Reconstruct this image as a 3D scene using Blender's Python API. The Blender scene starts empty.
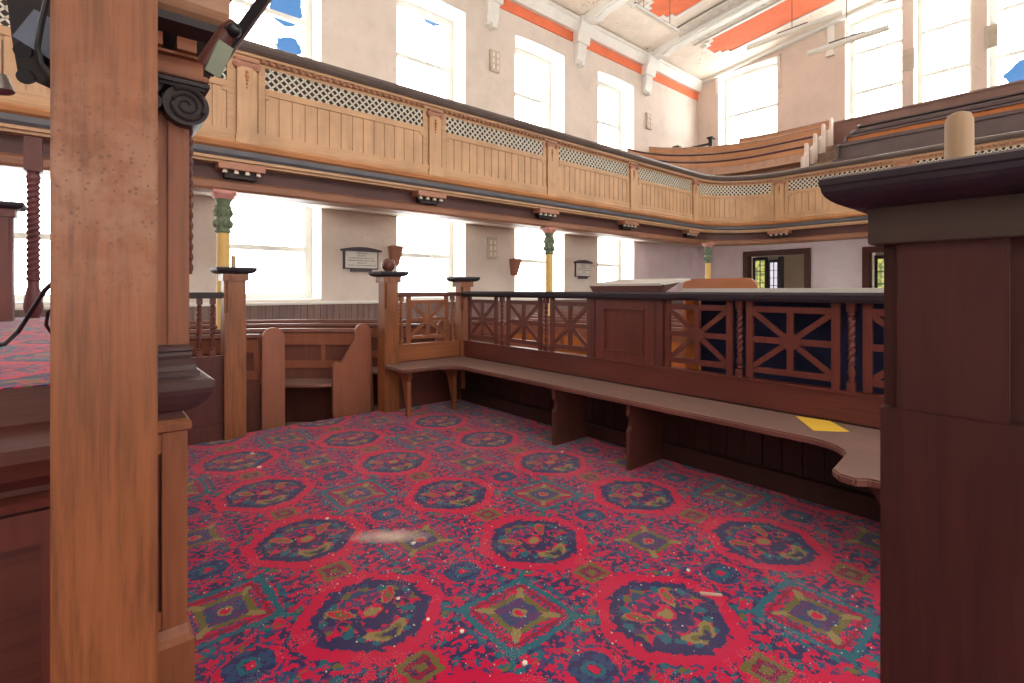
import bpy, bmesh, math, random
from mathutils import Vector, Matrix
random.seed(7)
PI = math.pi
sc = bpy.context.scene
COL = sc.collection
# ------------------------------------------------------------------ camera
H = 1.25                       # eye height above the carpet
cam = bpy.data.cameras.new('camera')
cam.sensor_width = 36.0
cam.lens = 36.0 * 500.0 / 1024.0
cam.shift_y = -51.5 / 1024.0
cam.clip_start = 0.05
camo = bpy.data.objects.new('camera', cam)
COL.objects.link(camo)
camo.location = (0, 0, H)
camo.rotation_euler = (PI / 2, 0, -math.atan2(0.648, 0.7615))
sc.camera = camo
# ------------------------------------------------------------------ world: overcast white sky with a few blue gaps
SKY = 10.8
world = bpy.data.worlds.new('sky')
sc.world = world
world.use_nodes = True
wn = world.node_tree.nodes; wl = world.node_tree.links
for n in list(wn): wn.remove(n)
wout = wn.new('ShaderNodeOutputWorld')
wtc = wn.new('ShaderNodeTexCoord')
wnoise = wn.new('ShaderNodeTexNoise'); wnoise.inputs['Scale'].default_value = 22
wnoise.inputs['Detail'].default_value = 4
wl.new(wtc.outputs['Generated'], wnoise.inputs['Vector'])
def pixdir(x, y):
    l = (x - 512) / 500.0
    return Vector((0.648 + 0.7615 * l, 0.7615 - 0.648 * l, (290 - y) / 500.0)).normalized()
acc = None
for (px_, py_, rad) in [(287, 6, .028), (289, 46, .018), (436, 2, .030), (1026, 72, .019)]:
    vd = wn.new('ShaderNodeVectorMath'); vd.operation = 'DISTANCE'
    wl.new(wtc.outputs['Generated'], vd.inputs[0]); vd.inputs[1].default_value = pixdir(px_, py_)
    m = wn.new('ShaderNodeMath'); m.operation = 'MULTIPLY_ADD'
    wl.new(wnoise.outputs['Fac'], m.inputs[0]); m.inputs[1].default_value = 0.05; m.inputs[2].default_value = rad - 0.025
    s_ = wn.new('ShaderNodeMath'); s_.operation = 'LESS_THAN'
    wl.new(vd.outputs['Value'], s_.inputs[0]); wl.new(m.outputs[0], s_.inputs[1])
    if acc is None: acc = s_.outputs[0]
    else:
        a = wn.new('ShaderNodeMath'); a.operation = 'MAXIMUM'
        wl.new(acc, a.inputs[0]); wl.new(s_.outputs[0], a.inputs[1]); acc = a.outputs[0]
bgw = wn.new('ShaderNodeBackground'); bgw.inputs['Color'].default_value = (1, 0.985, 0.96, 1); bgw.inputs['Strength'].default_value = SKY
bgb = wn.new('ShaderNodeBackground'); bgb.inputs['Color'].default_value = (0.13, 0.36, 0.78, 1); bgb.inputs['Strength'].default_value = 0.9
mx = wn.new('ShaderNodeMixShader')
wl.new(acc, mx.inputs[0]); wl.new(bgw.outputs[0], mx.inputs[1]); wl.new(bgb.outputs[0], mx.inputs[2])
wl.new(mx.outputs[0], wout.inputs['Surface'])
sc.view_settings.view_transform = 'Standard'
sc.view_settings.look = 'None'
sc.view_settings.gamma = 1.0
sc.view_settings.use_curve_mapping = False
sc.view_settings.exposure = 0.12

# room numbers (metres). X runs to the far end wall, Y to the left wall
YL, YR, XE, XN = 9.2, -4.3, 16.4, -5.0
ZF = -0.14                     # pew floor, below the carpeted platform
def zc(y): return 9.25 - 0.111 * abs(y - 2.45)     # ceiling height

def portal(loc, rot, sx, sy):
    l = bpy.data.lights.new('daylight_portal', 'AREA'); l.shape = 'RECTANGLE'; l.size = sx; l.size_y = sy
    l.cycles.is_portal = True
    o = bpy.data.objects.new('daylight_portal', l); COL.objects.link(o)
    o.location = loc; o.rotation_euler = rot
WX = [(-4.7, -3.04), (-1.55, 0.11), (1.60, 3.26), (4.78, 6.46), (7.93, 9.65), (11.03, 12.70)]
EW = [(6.52, 8.42, 5.9, 8.50), (3.38, 4.68, 5.7, 8.92), (2.02, 3.14, 5.7, 8.95), (0.50, 1.74, 5.7, 8.92), (-3.5, -1.65, 5.9, 8.40)]
for a, b in WX:
    for z0, z1 in ((1.06, 2.95), (5.1, 7.45)):
        portal(((a + b) / 2, 9.90, (z0 + z1) / 2), (-PI / 2, 0, 0), b - a, z1 - z0)
        portal(((a + b) / 2, -5.0, (z0 + z1) / 2), (PI / 2, 0, 0), b - a, z1 - z0)
for a, b, z0, z1 in EW:
    portal((17.1, (a + b) / 2, (z0 + z1) / 2), (0, PI / 2, 0), z1 - z0, b - a)
FILL_NW = [(-2.6, -1.2, 5.2, 7.6), (6.0, 7.4, 5.2, 7.6)]  # unseen near-wall windows, added to fill the foreground with light
for a, b, z0, z1 in FILL_NW:
    portal((-5.42, (a + b) / 2, (z0 + z1) / 2), (0, -PI / 2, 0), z1 - z0, b - a)

# ------------------------------------------------------------------ materials
def srgb(r, g, b):
    f = lambda c: (c / 255 / 12.92) if c / 255 <= 0.04045 else ((c / 255 + 0.055) / 1.055) ** 2.4
    return (f(r), f(g), f(b), 1)
class N:
    def __init__(s, name):
        s.m = bpy.data.materials.new(name); s.m.use_nodes = True
        s.t = s.m.node_tree; s.n = s.t.nodes; s.l = s.t.links
        s.b = s.n['Principled BSDF']
        s.tc = s.n.new('ShaderNodeTexCoord')
    def new(s, t, **k):
        n = s.n.new(t)
        for a, v in k.items(): setattr(n, a, v)
        return n
    def put(s, sock, v):
        if hasattr(v, 'is_output'): s.l.new(v, sock)
        else: sock.default_value = v
    def math(s, op, a, b=0.0, c=0.0, clamp=False):
        n = s.new('ShaderNodeMath', operation=op, use_clamp=clamp)
        s.put(n.inputs[0], a); s.put(n.inputs[1], b)
        if len(n.inputs) > 2: s.put(n.inputs[2], c)
        return n.outputs[0]
    def mix(s, f, a, b, mode='MIX'):
        n = s.new('ShaderNodeMixRGB', blend_type=mode)
        s.put(n.inputs[0], f); s.put(n.inputs[1], a); s.put(n.inputs[2], b)
        return n.outputs[0]
    def mapping(s, v, scale=(1, 1, 1), loc=(0, 0, 0)):
        n = s.new('ShaderNodeMapping'); s.l.new(v, n.inputs[0])
        n.inputs['Scale'].default_value = scale; n.inputs['Location'].default_value = loc
        return n.outputs[0]
    def noise(s, v, scale, detail=3, rough=0.5):
        n = s.new('ShaderNodeTexNoise'); s.l.new(v, n.inputs['Vector'])
        n.inputs['Scale'].default_value = scale; n.inputs['Detail'].default_value = detail
        n.inputs['Roughness'].default_value = rough
        return n.outputs['Fac']
    def ramp(s, f, pts):
        n = s.new('ShaderNodeValToRGB'); s.l.new(f, n.inputs[0])
        e = n.color_ramp.elements
        while len(e) > 1: e.remove(e[0])
        e[0].position, e[0].color = pts[0]
        for p, c in pts[1:]:
            x = e.new(p); x.color = c
        return n.outputs[0]
    def bump(s, h, strength=0.2, dist=0.01):
        n = s.new('ShaderNodeBump'); s.l.new(h, n.inputs['Height'])
        n.inputs['Strength'].default_value = strength; n.inputs['Distance'].default_value = dist
        s.l.new(n.outputs[0], s.b.inputs['Normal'])
def mul(c, k): return (min(c[0] * k, 1), min(c[1] * k, 1), min(c[2] * k, 1), 1)
def wood(name, col, axis='Z', rough=0.42, contrast=0.35, fine=60, dust=0.0, blister=False, wscale=1.0):
    n = N(name)
    c = srgb(*col)
    o = n.tc.outputs['Object']
    k = {'X': (0.05, 1, 1), 'Y': (1, 0.05, 1), 'Z': (1, 1, 0.05)}[axis]
    v = n.mapping(o, k)
    g1 = n.noise(v, fine * wscale, 4, 0.65)
    g2 = n.noise(n.mapping(o, tuple(x * 0.14 if x == 1 else x * 0.5 for x in k)), fine * 1.2 * wscale, 3, 0.5)
    g = n.math('ADD', n.math('MULTIPLY', g1, 0.6), n.math('MULTIPLY', g2, 0.4))
    colr = n.ramp(g, [(0.30, mul(c, 1 - contrast * 1.1)), (0.5, c), (0.70, mul(c, 1 + contrast * 0.6))])
    stain = n.noise(o, 2.3, 3)
    colr = n.mix(n.math('MULTIPLY', n.math('SUBTRACT', stain, 0.42, clamp=True), 1.6, clamp=True), colr, mul(c, 0.62))
    if blister:
        sx = n.new('ShaderNodeSeparateXYZ'); n.l.new(o, sx.inputs[0])
        band = n.math('SUBTRACT', 1.0, n.math('ABSOLUTE', n.math('MULTIPLY', n.math('SUBTRACT', sx.outputs['Z'], 1.47), 3.2)), clamp=True)
        blot = n.noise(o, 11, 4, 0.7)
        m1 = n.math('MULTIPLY', band, n.math('MULTIPLY', n.math('SUBTRACT', blot, 0.42, clamp=True), 5.0, clamp=True))
        colr = n.mix(n.math('MULTIPLY', m1, 0.45), colr, srgb(170, 130, 106))
        vo = n.new('ShaderNodeTexVoronoi'); n.l.new(o, vo.inputs['Vector']); vo.inputs['Scale'].default_value = 75
        sp = n.math('LESS_THAN', vo.outputs['Distance'], n.math('MULTIPLY', n.noise(o, 30, 2), 0.42))
        colr = n.mix(n.math('MULTIPLY', sp, n.math('MULTIPLY', band, 0.6)), colr, mul(c, 0.35))
    if dust > 0:
        ge = n.new('ShaderNodeNewGeometry'); s2 = n.new('ShaderNodeSeparateXYZ'); n.l.new(ge.outputs['Normal'], s2.inputs[0])
        up = n.math('GREATER_THAN', s2.outputs['Z'], 0.7)
        d = n.math('MULTIPLY', up, n.math('MULTIPLY', n.math('ADD', n.noise(o, 7, 5, 0.7), 0.35), dust, clamp=True), clamp=True)
        colr = n.mix(d, colr, srgb(176, 164, 156))
        n.l.new(n.math('ADD', n.math('MULTIPLY', d, 0.5), rough, clamp=True), n.b.inputs['Roughness'])
    else:
        n.b.inputs['Roughness'].default_value = rough
    n.l.new(colr, n.b.inputs['Base Color'])
    n.b.inputs['Specular IOR Level'].default_value = 0.35
    n.bump(g, 0.18, 0.004)
    return n.m
def plain(name, col, rough=0.6, metal=0.0, var=0.12, scale=4.0, bump=0.0):
    n = N(name); c = srgb(*col)
    f = n.noise(n.tc.outputs['Object'], scale, 5, 0.6)
    n.l.new(n.ramp(f, [(0.3, mul(c, 1 - var)), (0.7, mul(c, 1 + var))]), n.b.inputs['Base Color'])
    n.b.inputs['Roughness'].default_value = rough; n.b.inputs['Metallic'].default_value = metal
    if bump: n.bump(n.noise(n.tc.outputs['Object'], scale * 8, 5, 0.6), bump, 0.01)
    return n.m
def plaster(name, col, spots=0.3, dark=(150, 110, 90), scale=1.3):
    n = N(name); c = srgb(*col); o = n.tc.outputs['Object']
    a = n.noise(o, scale, 6, 0.62); b = n.noise(o, scale * 9, 5, 0.7)
    cr = n.ramp(a, [(0.28, mul(c, 0.86)), (0.5, c), (0.75, mul(c, 1.1))])
    m = n.math('MULTIPLY', n.math('SUBTRACT', n.math('MULTIPLY', a, b), 0.33, clamp=True), 14.0, clamp=True)
    cr = n.mix(n.math('MULTIPLY', m, spots), cr, srgb(*dark))
    n.l.new(cr, n.b.inputs['Base Color']); n.b.inputs['Roughness'].default_value = 0.85
    n.b.inputs['Specular IOR Level'].default_value = 0.2
    n.bump(b, 0.12, 0.01)
    return n.m

M = {}
M['post'] = wood('orange_brown_pine', (136, 82, 50), 'Z', 0.40, 0.5, 90, blister=True)
M['mid'] = wood('mid_brown_wood', (140, 84, 56), 'Z', 0.42, 0.35, 60)
M['midx'] = wood('mid_brown_wood_along_x', (148, 88, 56), 'X', 0.42, 0.35, 60)
M['dark'] = wood('dark_mahogany', (88, 44, 38), 'Z', 0.45, 0.35, 60)
M['darky'] = wood('dark_mahogany_along_y', (98, 48, 40), 'Y', 0.42, 0.35, 60)
M['darkx'] = wood('dark_mahogany_along_x', (92, 48, 40), 'X', 0.42, 0.35, 60)
M['red'] = wood('red_mahogany', (100, 50, 42), 'Z', 0.40, 0.3, 60)
M['black'] = wood('blackened_wood', (48, 38, 38), 'Z', 0.5, 0.3, 50)
M['newel'] = wood('dark_newel_wood', (70, 35, 32), 'Z', 0.5, 0.45, 40)
M['cap'] = wood('dark_cap_wood', (50, 43, 52), 'X', 0.5, 0.3, 50, dust=0.25)
M['bench'] = wood('worn_bench_wood', (112, 70, 62), 'Y', 0.42, 0.4, 50, dust=0.28)
M['under_seat_shade'] = wood('shade_dark_boarding', (58, 34, 30), 'Z', 0.5, 0.3, 50)  # shade below the bench seat put into the wood colour
M['benchx'] = wood('worn_bench_wood_along_x', (110, 72, 60), 'X', 0.42, 0.4, 50, dust=0.42)
M['support'] = wood('dark_bench_support', (84, 46, 38), 'Z', 0.5, 0.4, 60)
M['oak'] = wood('pale_oak', (204, 164, 126), 'Z', 0.45, 0.2, 50, wscale=0.6)
M['oakx'] = wood('pale_oak_along_path', (200, 160, 122), 'X', 0.45, 0.2, 50, wscale=0.6)
M['oakor'] = wood('orange_oak', (190, 132, 88), 'X', 0.42, 0.2, 50, wscale=0.6)
M['oakred'] = wood('pinkish_oak_block', (180, 128, 104), 'X', 0.5, 0.2, 50)
M['toprail'] = wood('dusty_dark_gallery_rail', (104, 92, 88), 'X', 0.3, 0.25, 40, dust=0.5)
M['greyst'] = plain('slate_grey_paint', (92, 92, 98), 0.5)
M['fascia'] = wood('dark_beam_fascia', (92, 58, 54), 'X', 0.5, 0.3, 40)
M['beam'] = wood('brown_beam', (150, 104, 80), 'X', 0.45, 0.3, 40)
M['pew'] = wood('pew_wood', (118, 74, 64), 'Z', 0.38, 0.3, 60, dust=0.3)
M['pewend'] = wood('pew_end_wood', (150, 92, 70), 'Z', 0.42, 0.25, 60)
M['peworange'] = wood('orange_varnished_pew', (196, 116, 58), 'Z', 0.4, 0.25, 60)
M['dado'] = wood('weathered_dado_boards', (136, 112, 106), 'Z', 0.6, 0.3, 40)
M['galpew'] = wood('gallery_pew_wood', (182, 142, 118), 'Z', 0.42, 0.25, 50)
M['galend'] = wood('pale_pew_end', (230, 212, 198), 'Z', 0.5, 0.15, 50)
M['galdark'] = wood('grey_brown_pew_wood', (104, 88, 88), 'Y', 0.5, 0.25, 40)
M['galback'] = wood('grey_brown_backing_boards', (138, 106, 96), 'Y', 0.5, 0.25, 40)
M['wall'] = plaster('cream_plaster', (222, 210, 200), 0.15)
M['walllow'] = plaster('lightened_plaster_lower', (234, 220, 206), 0.15)  # paler than the upper plaster, making up for weak light below the gallery
M['pink'] = plaster('pink_plaster', (253, 236, 243), 0.1)
M['endwall'] = plaster('salmon_plaster', (218, 200, 188), 0.2, scale=0.8)
M['reveal'] = plaster('white_reveal', (236, 232, 222), 0.05)
M['ceil'] = plaster('stained_ceiling', (236, 224, 210), 0.8, (150, 120, 100), 1.6)
M['white'] = plain('white_paint', (232, 230, 224), 0.5, var=0.05)
M['ornate'] = plaster('ornate_white_plaster', (214, 206, 194), 0.7, (168, 146, 128), 5.0)
M['orange'] = plaster('orange_paint', (236, 128, 92), 0.35, (196, 96, 66), 2.5)
M['sash'] = plain('sash_grey_white', (206, 206, 202), 0.5, var=0.05)
M['board'] = plain('pale_floorboards', (150, 128, 108), 0.7, var=0.25, scale=6)
M['under'] = plaster('gallery_soffit', (226, 212, 202), 0.3)
M['yellowcol'] = plain('ochre_yellow_paint', (216, 178, 104), 0.5, var=0.08)
M['green'] = plain('olive_green_paint', (108, 120, 94), 0.5, var=0.2, scale=20)
M['pinkpaint'] = plain('pink_capital_paint', (204, 140, 130), 0.5)
M['ivory'] = plain('ivory_grille', (226, 218, 200), 0.5, var=0.05)
M['holes'] = plain('dark_grille_backing', (62, 56, 52), 0.8)
M['marble'] = plain('white_marble_tablet', (222, 220, 214), 0.35, var=0.04)
M['slate'] = plain('dark_slate', (70, 60, 70), 0.5)
M['letter'] = plain('grey_lettering', (120, 112, 108), 0.7)
M['vent'] = plain('beige_vent', (196, 184, 168), 0.6)
M['brownshade'] = plain('brown_wall_light_shade', (160, 112, 92), 0.5)
M['blackmetal'] = plain('black_painted_metal', (22, 22, 28), 0.4, metal=0.2)
M['greymetal'] = plain('grey_blue_metal', (92, 102, 120), 0.45, metal=0.0)
M['steel'] = plain('dull_steel', (128, 122, 118), 0.4, metal=0.7)
M['lens'] = plain('dusty_lens_glass', (128, 136, 118), 0.25)
M['necking'] = wood('dark_olive_brown_wood', (66, 52, 46), 'Y', 0.5, 0.3, 50)
M['plumdark'] = wood('dark_plum_brown_wood', (76, 54, 54), 'X', 0.4, 0.3, 50)
M['peg'] = wood('pale_turned_peg', (178, 148, 118), 'Z', 0.6, 0.2, 80)
M['ball'] = wood('dark_turned_ball', (104, 62, 52), 'Z', 0.22, 0.2, 40)
M['yellow'] = plain('yellow_paper', (240, 200, 70), 0.6, var=0.03)
M['chip'] = plain('white_plaster_chip', (232, 222, 210), 0.9)
M['navy'] = plain('navy_cloth', (28, 32, 66), 0.9, var=0.3, scale=3)
M['dusttop'] = plain('dusty_pale_table_top', (184, 178, 172), 0.6, var=0.06)
M['cable'] = plain('black_rubber', (22, 20, 24), 0.5)
M['stick'] = plain('pale_splinter', (196, 178, 160), 0.8)
M['stain1'] = None
g = N('window_glass')
tr = g.new('ShaderNodeBsdfTransparent'); gl = g.new('ShaderNodeBsdfGlossy'); gl.inputs['Roughness'].default_value = 0.03
tr.inputs[0].default_value = (0.97, 0.98, 0.98, 1)
ms = g.new('ShaderNodeMixShader'); ms.inputs[0].default_value = 0.04
g.l.new(tr.outputs[0], ms.inputs[1]); g.l.new(gl.outputs[0], ms.inputs[2])
g.l.new(ms.outputs[0], g.n['Material Output'].inputs['Surface'])
M['glass'] = g.m
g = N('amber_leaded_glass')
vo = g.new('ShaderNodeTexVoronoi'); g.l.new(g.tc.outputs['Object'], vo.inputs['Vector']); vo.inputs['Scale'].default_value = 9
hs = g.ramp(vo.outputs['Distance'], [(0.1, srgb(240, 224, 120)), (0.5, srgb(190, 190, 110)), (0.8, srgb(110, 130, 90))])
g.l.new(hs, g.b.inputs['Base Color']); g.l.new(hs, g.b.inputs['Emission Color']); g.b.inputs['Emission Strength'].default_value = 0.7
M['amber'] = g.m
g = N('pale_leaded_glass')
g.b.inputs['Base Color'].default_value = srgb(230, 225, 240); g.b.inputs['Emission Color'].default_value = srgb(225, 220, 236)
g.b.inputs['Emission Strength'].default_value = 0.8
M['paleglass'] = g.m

# ---- patterned carpet: repeat .86 x .75 m, medallions and framed squares
def carpet_material():
    n = N('red_patterned_axminster')
    ge = n.new('ShaderNodeNewGeometry')
    P0 = ge.outputs['Position']
    # woven look: snap to tufts, then wobble
    sn = n.new('ShaderNodeVectorMath', operation='SNAP'); n.l.new(P0, sn.inputs[0]); sn.inputs[1].default_value = (0.006, 0.006, 1)
    nz = n.new('ShaderNodeTexNoise'); n.l.new(sn.outputs[0], nz.inputs['Vector']); nz.inputs['Scale'].default_value = 26; nz.inputs['Detail'].default_value = 2
    sub = n.new('ShaderNodeVectorMath', operation='SUBTRACT'); n.l.new(nz.outputs['Color'], sub.inputs[0]); sub.inputs[1].default_value = (0.5, 0.5, 0.5)
    scl = n.new('ShaderNodeVectorMath', operation='SCALE'); n.l.new(sub.outputs[0], scl.inputs[0]); scl.inputs['Scale'].default_value = 0.035
    add = n.new('ShaderNodeVectorMath', operation='ADD'); n.l.new(sn.outputs[0], add.inputs[0]); n.l.new(scl.outputs[0], add.inputs[1])
    s = n.new('ShaderNodeSeparateXYZ'); n.l.new(add.outputs[0], s.inputs[0])
    PX, PY = 0.86, 0.75
    def cell(v, c0, p):   # centred offset in the cell, |.| <= p/2
        t = n.math('DIVIDE', n.math('SUBTRACT', v, c0 - p / 2), p)
        return n.math('MULTIPLY', n.math('SUBTRACT', n.math('FRACT', t), 0.5), p)
    u = cell(s.outputs['X'], 0.84, PX); v = cell(s.outputs['Y'], 1.83, PY)
    u2 = cell(s.outputs['X'], 0.84 + PX / 2, PX); v2 = cell(s.outputs['Y'], 1.83 + PY / 2, PY)
    A = lambda x: n.math('ABSOLUTE', x)
    au, av, au2, av2 = A(u), A(v), A(u2), A(v2)
    def octo(a, b, k=0.74):
        return n.math('MAXIMUM', n.math('MAXIMUM', a, b), n.math('MULTIPLY', n.math('ADD', a, b), k))
    dm = octo(au, av); ds = n.math('MAXIMUM', au2, av2); dso = octo(au2, av2, 0.70)
    LT = lambda a, b: n.math('LESS_THAN', a, b)
    def ring(d, a, b): return n.math('MULTIPLY', LT(d, b), n.math('GREATER_THAN', d, a))
    def comb(a, b):
        c = n.new('ShaderNodeCombineXYZ'); n.l.new(a, c.inputs[0]); n.l.new(b, c.inputs[1]); return c.outputs[0]
    def vor(vec, scale, out='Distance', feat='F1'):
        t = n.new('ShaderNodeTexVoronoi', feature=feat, voronoi_dimensions='2D'); n.l.new(vec, t.inputs['Vector']); t.inputs['Scale'].default_value = scale
        return t.outputs[out]
    red = srgb(208, 2, 68); dred = srgb(150, 16, 56)
    navy = srgb(44, 46, 94); blue = srgb(40, 76, 118); teal = srgb(18, 106, 122); olive = srgb(112, 106, 52); purple = srgb(92, 56, 108); gold = srgb(150, 136, 80)
    symM = comb(au, v); symS = comb(au2, av2)
    base = red
    # field: floral sprigs away from medallions
    fl = vor(symS, 26); fl2 = vor(symS, 30, 'Color'); flf = n.new('ShaderNodeSeparateColor'); n.l.new(fl2, flf.inputs[0])
    sprigcol = n.ramp(flf.outputs[0], [(0.0, navy), (0.35, blue), (0.55, purple), (0.70, navy), (0.82, teal), (0.92, olive)])
    sprigcol.node.color_ramp.interpolation = 'CONSTANT'
    n_ = n.noise(symS, 17, 2, 0.6); nf = n.noise(symS, 42, 2, 0.6)
    sprig = n.math('MULTIPLY', n.math('GREATER_THAN', n.math('ADD', dm, n.math('MULTIPLY', n_, 0.05)), 0.305), n.math('GREATER_THAN', n.math('ADD', n.math('MULTIPLY', n_, 0.45), n.math('MULTIPLY', nf, 0.6)), n.math('ADD', 0.430, n.math('MULTIPLY', ds, 0.33))))
    col = n.mix(sprig, base, sprigcol)
    # frame squares, alternate kinds
    par = n.math('MODULO', n.math('ADD', n.math('FLOOR', n.math('DIVIDE', n.math('SUBTRACT', s.outputs['X'], 0.84 + 0.001), PX)),
                                  n.math('FLOOR', n.math('DIVIDE', n.math('SUBTRACT', s.outputs['Y'], 1.83 + 0.001 - 30 * PY), PY))), 2)
    typA = n.math('GREATER_THAN', A(n.math('SUBTRACT', A(par), 0.0)), 0.5)
    col = n.mix(LT(ds, 0.165), col, n.mix(LT(nf, 0.50), red, blue))
    fr = ring(ds, 0.150, 0.176); diag = n.math('MULTIPLY', LT(A(n.math('SUBTRACT', au2, av2)), 0.016), ring(ds, 0.11, 0.21))
    col = n.mix(n.math('MULTIPLY', typA, n.math('MAXIMUM', fr, diag)), col, teal)
    col = n.mix(n.math('MULTIPLY', ring(ds, 0.120, 0.136), typA), col, dred)
    col = n.mix(ring(ds, 0.07, 0.097), col, olive)
    cor = ring(ds, 0.07, 0.118)
    col = n.mix(n.math('MULTIPLY', cor, LT(A(n.math('SUBTRACT', au2, av2)), 0.02)), col, gold)
    col = n.mix(LT(ds, 0.07), col, n.mix(n.math('GREATER_THAN', vor(symS, 34), 0.36), blue, purple))
    col = n.mix(ring(octo(au2, av2), 0.02, 0.03), col, gold)
    col = n.mix(LT(octo(au2, av2), 0.02), col, red)
    # small olive squares between medallions (along y)
    dk = n.math('MAXIMUM', au, av2)
    col = n.mix(LT(dk, 0.062), col, olive)
    col = n.mix(ring(dk, 0.018, 0.042), col, n.mix(n.math('GREATER_THAN', vor(comb(au, av2), 60), 0.3), navy, dred))
    dk2 = n.math('MAXIMUM', au2, av)
    fd = octo(au2, av, 0.62); lob = n.math('ADD', fd, n.math('MULTIPLY', n.math('SUBTRACT', n.noise(comb(au2, av), 30, 1), 0.5), 0.06))
    col = n.mix(LT(lob, 0.075), col, n.mix(n.math('GREATER_THAN', vor(comb(au2, av), 34), 0.42), blue, navy))
    col = n.mix(ring(fd, 0.022, 0.034), col, teal); col = n.mix(LT(fd, 0.018), col, red)
    # medallion
    rough_edge = n.math('ADD', dm, n.math('MULTIPLY', n.math('SUBTRACT', n.noise(symM, 40, 1), 0.5), 0.07))
    mcell = n.new('ShaderNodeSeparateColor'); n.l.new(vor(symM, 27, 'Color'), mcell.inputs[0])
    mcol = n.ramp(mcell.outputs[0], [(0.0, navy), (0.34, blue), (0.46, purple), (0.58, navy), (0.76, teal), (0.83, red), (0.91, olive)])
    mcol.node.color_ramp.interpolation = 'CONSTANT'
    md = vor(symM, 27)
    mcol = n.mix(n.math('GREATER_THAN', md, 0.66), mcol, red)
    mcol = n.mix(n.math('MULTIPLY', ring(dm, 0.105, 0.125), n.math('GREATER_THAN', n.noise(symM, 22, 1), 0.52)), mcol, red)
    # two leaf shapes and a star in the middle
    def ell(cx, cy, a, b, ca, sa):
        X_ = n.math('SUBTRACT', au, cx); Y_ = n.math('SUBTRACT', v, cy)
        p = n.math('ADD', n.math('MULTIPLY', X_, ca), n.math('MULTIPLY', Y_, sa)); q = n.math('SUBTRACT', n.math('MULTIPLY', Y_, ca), n.math('MULTIPLY', X_, sa))
        p = n.math('DIVIDE', p, a); q = n.math('DIVIDE', q, b)
        return n.math('ADD', n.math('MULTIPLY', p, p), n.math('MULTIPLY', q, q))
    e1 = ell(0.10, 0.06, 0.062, 0.024, 0.6, 0.8)
    mcol = n.mix(LT(e1, 1.0), mcol, gold); mcol = n.mix(LT(e1, 0.7), mcol, red); mcol = n.mix(LT(e1, 0.25), mcol, olive)
    e2 = ell(0.0, -0.17, 0.10, 0.03, 0.8, 0.6)
    mcol = n.mix(LT(e2, 1.0), mcol, gold); mcol = n.mix(LT(e2, 0.45), mcol, olive); mcol = n.mix(LT(e2, 0.15), mcol, navy)
    e3 = ell(0.0, 0.0, 0.035, 0.03, 1.0, 0.0)
    mcol = n.mix(n.math('GREATER_THAN', octo(au, av), 0.185), mcol, navy)
    mcol = n.mix(LT(e3, 1.6), mcol, red); mcol = n.mix(LT(e3, 0.8), mcol, gold)
    e4 = ell(0.12, -0.07, 0.03, 0.018, 0.8, -0.6)
    mcol = n.mix(LT(e4, 1.0), mcol, teal)
    col = n.mix(LT(rough_edge, 0.222), col, mcol)
    # tuft variation, worn dusting
    tuft = n.noise(P0, 320, 2, 0.7)
    col = n.mix(n.math('MULTIPLY', n.math('SUBTRACT', tuft, 0.40, clamp=True), 0.8, clamp=True), col, mul(srgb(90, 30, 60), 0.9))
    col = n.mix(n.math('MULTIPLY', n.math('SUBTRACT', n.noise(P0, 1.4, 3), 0.45, clamp=True), 0.35, clamp=True), col, srgb(172, 150, 160))
    # trodden plaster dust, one streaky patch
    mp = n.new('ShaderNodeMapping'); n.l.new(P0, mp.inputs[0]); mp.vector_type = 'TEXTURE'
    mp.inputs['Location'].default_value = (1.17, 2.34, 0); mp.inputs['Rotation'].default_value = (0, 0, math.radians(-38)); mp.inputs['Scale'].default_value = (0.30, 0.11, 1)
    ln = n.new('ShaderNodeVectorMath', operation='LENGTH'); n.l.new(mp.outputs[0], ln.inputs[0])
    dustm = n.math('MULTIPLY', n.math('SUBTRACT', 1.15, n.math('ADD', ln.outputs['Value'], n.math('MULTIPLY', n.noise(P0, 16, 4, 0.7), 0.8)), clamp=True), 1.6, clamp=True)
    col = n.mix(dustm, col, srgb(206, 180, 170))
    spk = vor(P0, 120); spn = n.math('GREATER_THAN', n.noise(P0, 5, 3), 0.56)
    col = n.mix(n.math('MULTIPLY', LT(spk, 0.10), spn), col, srgb(226, 204, 196))
    n.l.new(col, n.b.inputs['Base Color']); n.b.inputs['Roughness'].default_value = 0.95
    n.b.inputs['Specular IOR Level'].default_value = 0.1
    n.b.inputs['Sheen Weight'].default_value = 0.30; n.b.inputs['Sheen Roughness'].default_value = 0.35
    n.bump(tuft, 0.5, 0.004)
    return n.m
M['carpet'] = carpet_material()

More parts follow.
